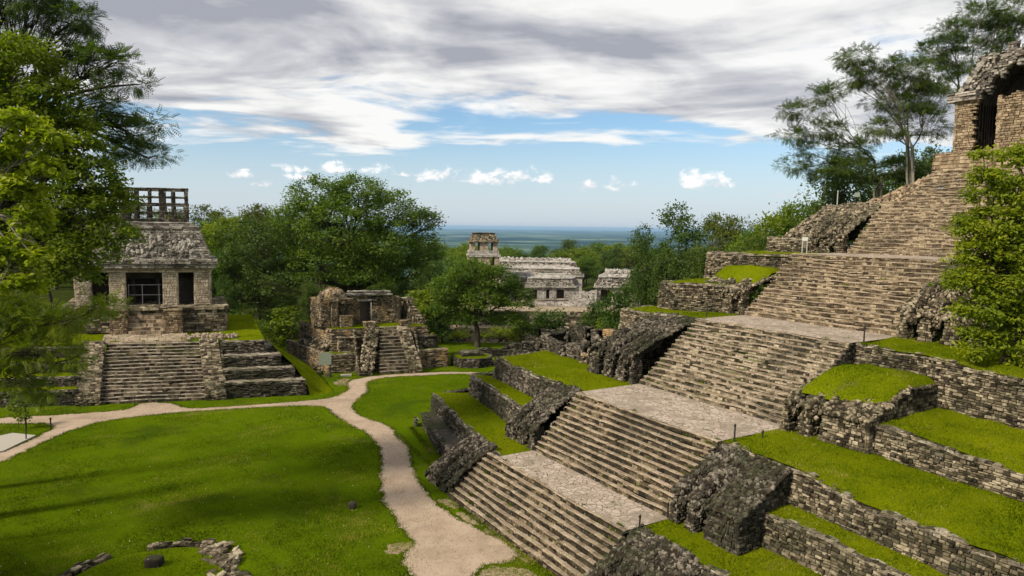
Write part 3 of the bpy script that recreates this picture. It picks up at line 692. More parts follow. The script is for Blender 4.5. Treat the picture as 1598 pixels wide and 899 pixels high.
terrace([(49.6, 34.5), (48.3, 27.8), (42.0, 27.0), (36.0, 26.45), (35.1, 26.4)], 2.6, 3.05)
turf([(48.3, 28.0), (42.0, 27.2), (35.2, 26.6)], [(49.5, 37.5), (42.0, 37.2), (35.2, 32.2)], 5.60, 5.64)
terrace([(42.5, 44.0), (43.6, 38.8), (43.2, 36.2), (41.0, 35.7), (38.0, 36.4), (35.1, 37.1)], 5.3, 4.45, mat='stone_brown')
turf([(43.2, 36.5), (41.0, 36.0), (38.0, 36.7), (35.2, 37.3)], [(43.0, 39.5), (41.0, 40.5), (38.0, 41.5), (35.2, 42.2)], 9.62, 9.74)
terrace([(41.6, 48.0), (42.6, 40.8), (41.8, 39.2), (40.0, 39.4), (38.0, 41.0), (36.6, 42.4)], 9.4, 2.45, mat='stone_brown')
turf([(42.0, 39.6), (40.0, 39.8), (36.6, 42.9)], [(42.0, 45.0), (40.0, 45.6), (36.5, 46.9)], 11.75, 11.95, bump=0.09)
terrace([(42.2, 54.0), (43.3, 46.2), (42.4, 45.0), (40.6, 45.2), (38.0, 46.4), (35.1, 47.2)], 11.7, 2.45, mat='stone_brown')
turf([(42.6, 45.4), (40.6, 45.6), (35.2, 47.3)], [(42.0, 52.0), (40.0, 52.6), (35.2, 53.4)], 13.95, 14.22)
terrace([(40.9, 60.0), (41.9, 52.4), (41.2, 51.3), (39.0, 51.8), (36.6, 53.2)], 13.9, 1.55, mat='stone_brown')
turf([(41.3, 51.6), (39.0, 52.1), (36.6, 53.5)], [(41.5, 57.4), (39.0, 57.8), (36.6, 58.0)], 15.35, 15.5)
terrace([(40.2, 66.0), (41.4, 58.8), (40.6, 57.6), (38.5, 57.5), (34.5, 57.7)], 15.2, 3.1, mat='ochre')
turf([(40.8, 57.9), (34.5, 58.0)], [(40.4, 63.0), (34.0, 63.0)], 18.2, 18.5)
# near side (right in the view)
drop = lambda z, k: (lambda s: z - k * sstep(s, 0.5, 9.0))
terrace([(23.6, 20.75), (21.5, 21.0), (12.0, 21.6), (2.0, 22.0), (1.0, 30.0)], 0, 2.36, ragged=0.12, label='low wall with broken rubble top')
turf([(23.5, 20.9), (21.5, 21.2), (12, 21.8), (2, 22.2)], [(23.5, 24.0), (21.5, 24.5), (12, 24.9), (2, 25.0)], 2.36, 2.40)
terrace([(19.6, 24.6), (18.4, 24.6), (10.0, 24.75), (2.0, 24.9), (1.2, 30)], 2.2, lambda s: 1.75 - 0.35 * sstep(s, 1, 12), ragged=0.10, mat='stone_brown')
turf([(19.4, 24.9), (10.0, 25.05), (2, 25.2)], [(19.4, 27.2), (10.0, 27.0), (2, 27.2)], lambda s: 3.85 - 0.35 * sstep(s, 1, 12), 3.95)
terrace([(23.6, 26.45), (21.0, 26.4), (17.0, 26.2), (10.0, 26.0), (2.0, 26.0), (1.2, 34)], 3.0, lambda s: 2.62 - 0.45 * sstep(s, 3.0, 9.0), ragged=0.16, mat='stone_brown')
turf([(23.5, 26.6), (21.0, 26.55), (17.0, 26.35), (10.0, 26.2), (2, 26.2)], [(23.5, 32.4), (19, 32.4), (14, 32.4), (8, 32.4), (2, 32.4)], lambda s: 5.63 - 0.45 * sstep(s, 3.0, 9.0), 5.66, bump=0.10)
terrace([(18.9, 31.3), (17.4, 31.3), (10.0, 30.9), (2.0, 30.8), (1.4, 38)], 5.3, lambda s: 1.75 - 0.55 * sstep(s, 1, 8), ragged=0.10, mat='stone_brown')
turf([(18.6, 31.6), (10.0, 31.2), (2, 31.1)], [(18.6, 37.2), (10.0, 36.9), (2, 36.8)], lambda s: 7.0 - 0.55 * sstep(s, 1, 8), 7.25, bump=0.12)
terrace([(23.6, 37.1), (21.0, 36.9), (17.0, 36.4), (10.0, 36.0), (2.0, 36.0), (1.4, 44)], 6.6, lambda s: 3.12 - 0.35 * sstep(s, 3.0, 10.0), ragged=0.10, mat='stone_brown')
turf([(23.5, 37.3), (17.0, 36.6), (10.0, 36.2), (2, 36.2)], [(23.5, 42.5), (17, 42.5), (10, 42.6), (2, 42.6)], lambda s: 9.7 - 0.35 * sstep(s, 3.0, 10.0), 9.78, bump=0.10)
turf([(17.5, 41.5), (10, 41.5), (0, 41.5)], [(17.5, 47.5), (10, 47.5), (0, 47.5)], 9.9, 13.9, bump=0.25)
terrace([(23.6, 47.2), (17.0, 47.0), (2.0, 47.0)], 9.7, 4.5, mat='stone_brown')
turf([(23.5, 47.3), (2, 47.3)], [(23.5, 58.0), (2, 58.0)], 14.2, 14.4, bump=0.1)
terrace([(23.6, 58.0), (17.0, 57.6), (2.0, 57.6)], 14.0, 4.4, mat='stone_brown')
turf([(23.5, 58.2), (2, 58.2)], [(23.5, 66.0), (2, 66.0)], 18.4, 19.5, bump=0.1)

# rubble masses flanking each flight, with upright slots in their faces
def mass(u0, u1, v0, v1, z0, z1, hv, slots=(), end=None, vend=None, vg=0.55, mat='stone_dark', cap=None, seed=0.0, label=None, end_round=0.8):
    """u0 near the stair, u1 away from it"""
    mb = MB(); sg = 1 if u1 > u0 else -1
    def surf(u, v):
        f = np.clip((v - v0) / (v1 - v0), 0, 1)
        z = z0 + hv + (z1 - z0 - hv) * f ** 0.85
        if end is None:
            e = np.clip((u1 - u) * sg / end_round, 0, 1); z = z0 + (z - z0) * (0.35 + 0.65 * np.sqrt(1 - (1 - e) ** 2))
        z = z + 0.13 * hnoise(u, v, seed, 1.3) + 0.05 * hnoise(u, v, seed + 3, 4.0)
        for (a, b) in slots:
            c = abs((a + b) / 2 - 0); w = abs(b - a) / 2
            k = np.clip(1.35 - np.abs(u - (u0 + sg * c)) / w, 0, 1) * np.clip((vg - f) / 0.14, 0, 1)
            z = z - k * (0.6 + 0.4 * f)
        z = np.maximum(z, z0 - 0.05)
        return np.column_stack([u * UX + v * VX, u * UY + v * VY, z])
    ve = v1 + 0.15 if vend is None else vend
    rubble(mb, surf, u0, u1, v0, ve, den=46.0, size=(0.09, 0.25), mat=0, mort=1, step=0.14)
    # coursed front, broken by the slots
    edges = [0.0]
    for (a, b) in slots: edges += [a, b]
    edges.append(abs(u1 - u0))
    for i in range(0, len(edges), 2):
        a, b = u0 + sg * edges[i], u0 + sg * edges[i + 1]
        hi, lo = max(a, b), min(a, b)
        if hi - lo < 0.15: continue
        pts = [(hi, v0 + 0.9), (hi, v0), (lo, v0), (lo, v0 + 0.9)]
        P = Poly(pts)
        wall(mb, wl(pts), z0 - 0.1, lambda s, L=P.L: hv + 0.05 + 0.75 * (z1 - z0 - hv) / (v1 - v0) * np.clip(np.maximum(0.9 - s, s - (L - 0.9)), 0, 1), batter=0.10, cope=0, ragged=0.09, sh=(0.10, 0.20))
    if end is not None:
        ve = v1 + 0.6 if vend is None else vend
        pts = [(u1, v0), (u1, ve)]
        L = ve - v0
        wall(mb, wl(pts if sg < 0 else pts[::-1]), z0 - 0.1, (lambda s: hv + 0.1 + (z1 - z0 - hv) * np.clip(s / (v1 - v0), 0, 1) ** 0.85) if sg < 0 else (lambda s: hv + 0.1 + (z1 - z0 - hv) * np.clip((L - s) / (v1 - v0), 0, 1) ** 0.85), batter=0.03, cope=0, ragged=0.08, sh=(0.10, 0.20), mat=0)
    o = mb.build('rubble_flank', [M[mat], M['mortar']], pyr, label=label)
    return o
mass(36.3, 39.9, 18.2, 21.2, 0.0, 2.65, 0.75, slots=((0.55, 0.95), (1.6, 2.0)), seed=1.0, vg=0.75, label='black rubble mass at the foot of the lowest flight')
mass(35.3, 38.7, 23.3, 26.8, 2.38, 5.7, 1.1, slots=((0.7, 1.15), (1.9, 2.35)), seed=2.0)
mass(35.3, 40.3, 31.2, 37.2, 5.6, 9.7, 1.9, slots=((0.5, 0.95), (1.9, 2.35), (3.3, 3.7)), seed=3.0, mat='stone_dark', vg=0.6)
mass(35.3, 40.6, 41.6, 47.0, 9.7, 13.0, 1.7, slots=((0.5, 1.0), (1.9, 2.4), (3.3, 3.8)), seed=4.0, mat='stone_brown')
mass(34.7, 40.8, 52.6, 58.2, 14.2, 18.4, 1.3, slots=((0.8, 1.3), (2.3, 2.8), (3.8, 4.3)), seed=5.0, mat='stone_brown')
mass(23.4, 19.4, 18.0, 21.3, 0.0, 2.5, 0.8, slots=((0.7, 1.1), (1.9, 2.3)), seed=6.0)
mass(23.4, 19.3, 23.1, 26.7, 2.35, 5.5, 1.45, slots=((0.55, 0.95), (1.6, 2.05)), end=1, seed=7.0, mat='stone_dark', label='rubble flank with a square masonry end in shadow')
mass(23.4, 18.6, 30.9, 34.3, 5.6, 8.35, 1.55, slots=((0.45, 0.9), (1.7, 2.15)), end=1, vend=37.2, seed=8.0, vg=0.7, mat='stone_brown')
mass(23.4, 18.4, 40.9, 47.0, 9.75, 14.0, 1.5, slots=((0.7, 1.2), (2.1, 2.6), (3.5, 4.0)), seed=9.0, mat='stone_brown', vg=0.8)
mass(23.4, 18.4, 52.6, 58.2, 14.2, 18.4, 1.3, slots=((0.8, 1.3), (2.3, 2.8)), seed=10.0, mat='stone_brown')
# grass cap on the third right-hand mass, and on the D mass at the far side
def cap(u0, u1, v0, v1, z0, z1, seed):
    mb = MB()
    n = 16; p, q = np.meshgrid(np.linspace(0, 1, n + 1), np.linspace(0, 1, n + 1), indexing='ij')
    u = u0 + (u1 - u0) * p; v = v0 + (v1 - v0) * q
    dome = np.clip(4 * p * (1 - p) * 4 * q * (1 - q), 0, 1) ** 0.3
    z = z0 + (z1 - z0) * np.minimum(1, q * 2.2) - 0.45 * (1 - dome) + 0.08 * hnoise(u, v, seed, 2.0)
    X = u * UX + v * VX; Y = u * UY + v * VY
    i, j = np.meshgrid(np.arange(n), np.arange(n), indexing='ij'); i = i.ravel(); j = j.ravel(); k = n + 1
    mb.add(np.stack([X, Y, z], -1).reshape(-1, 3), quads=np.stack([i * k + j, (i + 1) * k + j, (i + 1) * k + j + 1, i * k + j + 1], 1))
    TURF.append((np.stack([X, Y], -1), z)); mb.build('turf_cap', M['turf'], pyr, smooth=True)
cap(23.3, 18.75, 32.0, 37.4, 8.0, 8.85, 1.0)
cap(40.6, 35.6, 43.6, 47.0, 12.25, 13.2, 2.0)

# rubble slope below the shrine
def upper_slope():
    mb = MB()
    def surf(u, v):
        f = np.clip((v - 58.4) / 4.0, 0, 1); e = np.clip((37.8 - 3.6 * f - u) / 1.2, 0, 1)
        z = 18.3 + (2.85 * f) * np.sqrt(e) + 0.14 * hnoise(u, v, 4.0, 2.5)
        return np.column_stack([u * UX + v * VX, u * UY + v * VY, z])
    rubble(mb, surf, 33.2, 38.0, 58.4, 63.0, den=26, size=(0.14, 0.34), step=0.2)
    mb.build('rubble_slope', [M['stone_tan'], M['mortar']], pyr)
    mb = MB()
    wall(mb, wl([(33.4, 72.0), (33.4, 62.3), (14.0, 62.3)]), 20.6, 2.15, batter=0.05, copemat=0, ragged=0.03, sh=(0.2, 0.35), sw=(0.4, 0.9), rnd=(0.3, 1))
    ruled(mb, wl([(33.3, 62.4), (14, 62.4)]), wl([(33.3, 73), (14, 73)]), 22.74, 22.74, mat=0, bump=0.02); TURF.pop()
    mb.build('shrine_plinth', [M['stone_tan'], M['mortar']], pyr)
upper_slope()

# ------------------------------------------------------------------ the shrine on top of the big pyramid
def shrine():
    t = thing('temple_ruin', 'ruined stone temple with a broken vault opening crowning the big pyramid at the top right', 'temple', W3(28, 63, 22.74))
    def F0(v):  # facade plane: s runs from far corner towards the viewer, t up
        return lambda s, tt, d: np.column_stack([(32.0 - s) * UX + (v - d) * VX, (32.0 - s) * UY + (v - d) * VY, 22.74 + tt])
    # arch outline: opening between s = 1.5 and 6.6, apex z
    def arch_t(s):
        x = np.abs(s - 4.1) / 2.6
        return np.where(x < 1, 3.6 + 3.1 * np.clip(1 - x, 0, 1) ** 0.75 + 0.35 * np.sin(s * 7.0) * (s < 4.1), 0)
    roof_t = lambda s: np.where(s < 1.9, 4.3 + np.maximum(s + 0.3, 0) * 1.45, np.where(s > 7.1, 4.3 + np.maximum(9.3 - s, 0) * 1.45, 7.5 + 0.25 * np.sin(s * 3)))
    mb = MB()
    Fa = F0(62.9)
    rc = rects(9.0, fn(4.25), (0.2, 0.55), (0.12, 0.26))
    keep = np.array([not (arch_t(np.array([(a + b) / 2 + rng.uniform(-0.16, 0.10)]))[0] > (c + d) / 2) for a, b, c, d in rc])
    stones(mb, Fa, rc[keep], prot=0.05, depth=0.3, rnd=(0.3, 1))
    # wall body of the left pier and the side walls
    fr = (W(32.0, 62.95), A_, B_)
    box(mb, 0.05, 1.45, 0.06, 9.0, 22.74, 27.0, 1, fr=fr)
    Fs = lambda s, tt, d: np.column_stack([(32.0 + d) * UX + (62.9 + s) * VX, (32.0 + d) * UY + (62.9 + s) * VY, 22.74 + tt])
    stones(mb, Fs, rects(9.0, fn(4.25), (0.3, 0.75), (0.2, 0.34)), prot=0.05, rnd=(0.3, 1))
    box(mb, 6.75, 8.95, 0.06, 8.9, 22.74, 27.0, 1, fr=fr)
    Fe = lambda s, tt, d: np.column_stack([(23.0 - d) * UX + (62.9 + s) * VX, (23.0 - d) * UY + (62.9 + s) * VY, 22.74 + tt])
    stones(mb, Fe, rects(9.0, fn(4.25), (0.2, 0.55), (0.12, 0.26)), prot=0.05, rnd=(0.2, 1))
    mb.build('wall', [M['stone_tan'], M['mortar']], t)
    # vault shell: inner corbelled surface running back into the building
    mb = MB()
    prof = [(1.45, 0.0), (1.4, 3.9), (1.8, 5.0), (2.5, 6.0), (3.3, 6.7), (4.1, 6.95), (4.9, 6.7), (5.7, 6.0), (6.4, 5.0), (6.8, 3.9), (6.75, 0)]
    P = Poly(prof)
    for dep, mt in ((0.25, 0),):
        def G(s, tt, d):
            q = P.off(s, -d - 0.0); return np.column_stack([(32.0 - q[:, 0]) * UX + (63.35 + tt) * VX, (32.0 - q[:, 0]) * UY + (63.35 + tt) * VY, 22.74 + q[:, 1]])
        grid(mb, G, P.L, 4.2, 40, 16, mat=0, d=0.0)
        stones(mb, G, rects(P.L, fn(4.2), (0.3, 0.7), (0.3, 0.6)), prot=0.06, depth=0.1, mat=0, rnd=(0, .6))
    # back wall of the chamber with a doorway
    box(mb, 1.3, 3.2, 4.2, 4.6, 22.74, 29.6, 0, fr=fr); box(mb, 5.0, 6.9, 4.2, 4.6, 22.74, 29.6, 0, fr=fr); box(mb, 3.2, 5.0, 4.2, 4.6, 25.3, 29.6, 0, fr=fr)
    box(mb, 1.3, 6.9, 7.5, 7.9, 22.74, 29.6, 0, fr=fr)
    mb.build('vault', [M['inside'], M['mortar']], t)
    # mansard roof
    mb = MB()
    Fr = F0(63.15)
    rc = rects(9.0, roof_t, (0.2, 0.55), (0.12, 0.26))
    keep = []
    for a, b, c, d in rc:
        x = np.array([(a + b) / 2]); keep.append(c > 4.2 and (c + d) / 2 > arch_t(x)[0] + rng.uniform(-0.35, 0.25))
    stones(mb, Fr, rc[np.array(keep)], prot=0.22, depth=0.45, rnd=(0, 1), jit=0.03)
    for slope_pts in ([(-0.35, 4.45), (1.9, 7.5)], [(7.1, 7.5), (9.35, 4.45)]):
     slope = Poly(slope_pts)
     def Gs(s, tt, d, slope=slope):
        q = slope.off(s, -d); return np.column_stack([(32.0 - q[:, 0]) * UX + (62.95 + tt) * VX, (32.0 - q[:, 0]) * UY + (62.95 + tt) * VY, 22.74 + q[:, 1]])
     stones(mb, Gs, rects(slope.L, fn(9.2), (0.15, 0.4), (0.15, 0.4)), prot=0.12, depth=0.4, rnd=(0, .8), jit=0.03)
     grid(mb, Gs, slope.L, 9.2, 6, 12, mat=1, d=-0.25)
    box(mb, 1.9, 7.1, 0.2, 9.0, 30.0, 30.25, 0, fr=fr)
    c = W3(28.0, 64.0, 30.25) + rng.uniform(-1, 1, (420, 1)) * np.array((*A_, 0)) * 2.2 + rng.normal(0, 1, (420, 3)) * (0.3, 0.5, 0.12); scatter_stones(mb, c, np.tile((0, 0, 1.0), (420, 1)), (0.15, 0.42), 0, flat=0.0)
    for uu, hh in ((28.3, 1.1), (27.3, 0.8), (26.2, 1.3)):
        Fk = lambda s, tt, d, uu=uu: np.column_stack([(uu + 0.35 - s) * UX + (63.6 - d) * VX, (uu + 0.35 - s) * UY + (63.6 - d) * VY, 30.1 + tt]); stones(mb, Fk, rects(0.7, fn(hh), (0.2, 0.5), (0.12, 0.25)), prot=0.05, depth=0.5)
    mb.build('roof', [M['roof_grey'], M['mortar']], t)
    mb = MB()
    for (a, b) in ((-0.55, 1.75),):
        Fc = lambda s, tt, d, a=a: np.column_stack([(32.0 - a - s) * UX + (62.55 - d) * VX, (32.0 - a - s) * UY + (62.55 - d) * VY, 26.85 + tt])
        stones(mb, Fc, rects(b - a, fn(0.75), (0.35, 0.9), (0.14, 0.26)), prot=0.12, depth=0.6)
    Fc = lambda s, tt, d: np.column_stack([(32.5 + d) * UX + (62.6 + s) * VX, (32.5 + d) * UY + (62.6 + s) * VY, 26.85 + tt])
    stones(mb, Fc, rects(9.0, fn(0.7), (0.35, 0.9), (0.14, 0.26)), prot=0.12, depth=0.6)
    mb.build('cornice', [M['roof_grey'], M['mortar']], t)
    mb = MB()
    Fc = lambda s, tt, d: np.column_stack([(25.4 - s) * UX + (62.55 - d) * VX, (25.4 - s) * UY + (62.55 - d) * VY, 26.85 + tt]); stones(mb, Fc, rects(2.9, fn(0.75), (0.35, 0.9), (0.14, 0.26)), prot=0.12, depth=0.6)
    Fc = lambda s, tt, d: np.column_stack([(22.5 - d) * UX + (62.6 + s) * VX, (22.5 - d) * UY + (62.6 + s) * VY, 26.85 + tt]); stones(mb, Fc, rects(9.0, fn(0.7), (0.35, 0.9), (0.14, 0.26)), prot=0.12, depth=0.6)
    mb.build('cornice', [M['roof_grey'], M['mortar']], t)
    # stump of the fallen right-hand wall standing in the opening, and a small pale stela
    mb = MB()
    Fp = lambda s, tt, d: np.column_stack([(28.6 - s) * UX + (62.5 - d) * VX, (28.6 - s) * UY + (62.5 - d) * VY, 22.74 + tt])
    stones(mb, Fp, rects(3.2, lambda s: 4.4 - 0.5 * np.abs(s - 1.4), (0.2, 0.5), (0.12, 0.24)), prot=0.08, depth=0.5, rnd=(0.3, 1))
    box(mb, 3.45, 6.5, -0.35, 0.6, 22.74, 26.6, 1, fr=fr)
    Fq = lambda s, tt, d: np.column_stack([(28.6 + d) * UX + (62.5 + s) * VX, (28.6 + d) * UY + (62.5 + s) * VY, 22.74 + tt])
    stones(mb, Fq, rects(1.1, fn(4.2), (0.3, 0.6), (0.18, 0.3)), prot=0.08, depth=0.3, rnd=(0.3, 1))
    mb.build('broken_pier', [M['stone_tan'], M['mortar']], t)
shrine()

# ------------------------------------------------------------------ generic masonry in a local plan frame
class FR:
    def __init__(s, o, pa, pb):
        s.o = np.array(o, float); s.a = np.array((math.cos(R(pa)), math.sin(R(pa)))); s.b = np.array((-math.sin(R(pb)), math.cos(R(pb)))); s.t = (s.o, s.a, s.b)
    def p(s, x, y): return tuple(s.o + x * s.a + y * s.b)
    def w(s, pts): return [s.p(*q) for q in pts]
    def __call__(s, x, y, z): return (*s.p(x, y), z)
def mbox(mb, fr, s0, s1, t0, t1, z0, z1, sw=(0.25, 0.6), sh=(0.14, 0.26), mat=0, mort=1, top=True, sides='flrb', prot=0.035, rnd=(0, 1), bat=0.0, rag=0.02, tmat=None):
    """masonry block: dressed stones on the chosen faces (front, left, right, back) round a solid core"""
    pts = {'f': [(s0, t0), (s1, t0)], 'r': [(s1, t0), (s1, t1)], 'b': [(s1, t1), (s0, t1)], 'l': [(s0, t1), (s0, t0)]}
    box(mb, s0 + 0.08 + bat, s1 - 0.08 - bat, t0 + 0.08 + bat, t1 - 0.08 - bat, z0, z1 - 0.04, mort, fr=fr.t)
    for k in sides:
        wall(mb, fr.w(pts[k]), z0, z1 - z0, batter=bat / max(0.1, z1 - z0), cope=0, ragged=rag, sw=sw, sh=sh, prot=prot, mat=mat, mort=mort, rnd=rnd, miss=0.0)
    if top:
        Ft = lambda s, t, d: np.column_stack([fr.o + (s0 + s)[:, None] * fr.a + (t0 + t)[:, None] * fr.b, z1 + d])
        stones(mb, Ft, rects(s1 - s0, fn(t1 - t0), (0.4, 0.9), (0.35, 0.6)), prot=0.03, depth=0.1, mat=mat if tmat is None else tmat, rnd=rnd)
def slopes(mb, fr, s0, s1, t0, t1, z0, ins, z1, mat=0, mort=1, sw=(0.2, 0.55), sh=(0.14, 0.3), prot=0.09, rnd=(0, 1)):
    """mansard slopes: rectangle at z0 shrinking by ins to z1"""
    C0 = [(s0, t0), (s1, t0), (s1, t1), (s0, t1)]; C1 = [(s0 + ins, t0 + ins), (s1 - ins, t0 + ins), (s1 - ins, t1 - ins), (s0 + ins, t1 - ins)]
    H = math.hypot(ins, z1 - z0)
    for i in range(4):
        a0, a1 = fr(*C0[i], z0), fr(*C0[(i + 1) % 4], z0); b0, b1 = fr(*C1[i], z1), fr(*C1[(i + 1) % 4], z1)
        a0, a1, b0, b1 = map(np.array, (a0, a1, b0, b1)); L = np.linalg.norm(a1 - a0); n = np.cross(a1 - a0, b0 - a0); n /= np.linalg.norm(n)
        def F(s, t, d):
            f = np.clip(s / L, 0, 1)[:, None]; g = (t / H)[:, None]
            return (a0 * (1 - f) + a1 * f) * (1 - g) + (b0 * (1 - f) + b1 * f) * g + n * d[:, None]
        stones(mb, F, rects(L, fn(H), sw, sh), prot=prot, depth=0.15, mat=mat, rnd=rnd)
        grid(mb, F, L, H, 4, 3, mat=mort, d=-0.07)

# ------------------------------------------------------------------ temple of the sun side: lower pyramid
SF = FR((-31.9, 61.8), 14, 25)
def sun_pyramid():
    t = thing('stepped_pyramid', 'low stepped stone base with a broad central stairway between sloping ramps, at the left', 'pyramid', SF(0, 3, 0))
    mb = MB(); stairs(mb, SF.p(-4.25, 0), SF.a, SF.b, 8.6, 0, 4.45, 6.0, 17, taper=0.12, wave=0.05, lean=0.15)
    mb.build('stairway', [M['riser'], M['tread_grey'], M['mortar']], t)
    for (sa, sb, sc, sd) in ((-6.2, -4.25, -6.2, -4.4), (4.35, 6.1, 4.0, 5.75)):
        mb = MB()
        F = lambda s, tt, d: np.column_stack([SF.o + ((sa + (sc - sa) * tt / 7.6) + s * (1 + 0 * tt))[:, None] * SF.a + (tt / 7.6 * 6.1 - 0.25)[:, None] * SF.b, 0.5 + tt / 7.6 * 4.2 + d + 0.1])
        stones(mb, F, rects(sb - sa, fn(7.6), (0.3, 0.7), (0.14, 0.24)), prot=0.07, depth=0.25)
        grid(mb, F, sb - sa, 7.6, 2, 4, mat=1, d=-0.08)
        wall(mb, SF.w([(sa, 6.0), (sa, -0.3), (sb, -0.3), (sb, 6.0)]), 0, lambda s: np.clip(np.where(s < 6.3, 0.6 + (6.3 - s) * 0.68, np.where(s < 6.3 + sb - sa, 0.6, 0.6 + (s - 6.3 - sb + sa) * 0.68)), 0.4, 4.7), cope=0, batter=0.0, ragged=0.02)
        mb.build('stair_ramp', [M['stone_brown'], M['mortar']], t)
    for (t0, sr, z0, z1) in ((0.2, 13.2, 0, 1.45), (1.6, 12.4, 1.2, 2.4), (3.0, 11.4, 2.2, 3.45), (4.5, 10.0, 3.2, 4.6)):
        mb = MB(); wall(mb, SF.w([(5.9, t0), (sr, t0), (sr, 13)]), z0, z1 - z0, batter=0.05, cope=1.5, copemat=2, sw=(0.25, 0.6), ragged=0.03)
        mb.build('terrace_wall', [M['stone_dark'], M['mortar'], M['tread_grey']], t)
        mb = MB(); wall(mb, SF.w([(-14.5, 12), (-14.2, t0 + 0.3), (-6.0, t0)]), z0, z1 - z0 - 0.1, batter=0.05, cope=0.3, copemat=2, ragged=0.05)
        mb.build('terrace_wall', [M['stone_dark'], M['mortar'], M['tread_grey']], t, label='dark terrace wall half lost under grass')
        mb = MB(); ruled(mb, SF.w([(-14.2, t0 + 0.4), (-6.1, t0 + 0.2)]), SF.w([(-14.2, t0 + 1.9), (-6.1, t0 + 1.6)]), z1 - 0.12, z1 - 0.02, bump=0.08)
        mb.build('turf_ledge', M['turf'], t, smooth=True)
    mb = MB(); ruled(mb, SF.w([(-14.4, 5.0), (-6.4, 5.0), (-5.6, 6.1), (4.6, 6.1), (10, 4.9)]), SF.w([(-14.4, 20), (-6.4, 20), (-5, 20), (4, 20), (10, 20)]), 4.6, lambda s: 5.4 + 0 * s, bump=0.1)
    mb.build('turf_top', M['turf'], t, smooth=True)
    mb = MB()
    F = lambda s, tt, d: np.column_stack([SF.o + (-4.6 + s)[:, None] * SF.a + (6.0 + tt)[:, None] * SF.b, 4.58 + 0.11 * tt + d])
    stones(mb, F, rects(7.6, fn(3.1), (0.5, 1.3), (0.4, 0.9)), prot=0.05, depth=0.2, gap=0.02)
    c = np.array([SF(x, y, 4.78) for x, y in rng.uniform((2.8, 6.2), (7.5, 8.2), (60, 2))]); scatter_stones(mb, c, np.tile((0, 0, 1.0), (60, 1)), (0.15, 0.5))
    mb.build('flagstones', [M['tread']], t)
    # grass bank on the right flank
    mb = MB(); ruled(mb, SF.w([(10.1, 5.0), (11.5, 3.3), (12.5, 1.8), (13.3, 0.3), (13.6, -1.0)]), SF.w([(12.5, 14), (13.8, 12), (15.0, 9), (15.6, 5), (15.8, 0)]), lambda s: np.interp(s, [0, 2, 4, 5.6, 7], [4.7, 3.5, 2.5, 1.5, -0.1]), lambda s: np.interp(s, [0, 3, 7, 11, 16], [2.2, 1.5, 0.8, 0.3, -0.1]), bump=0.1)
    mb.build('grass_bank', M['turf'], t, smooth=True)
sun_pyramid()
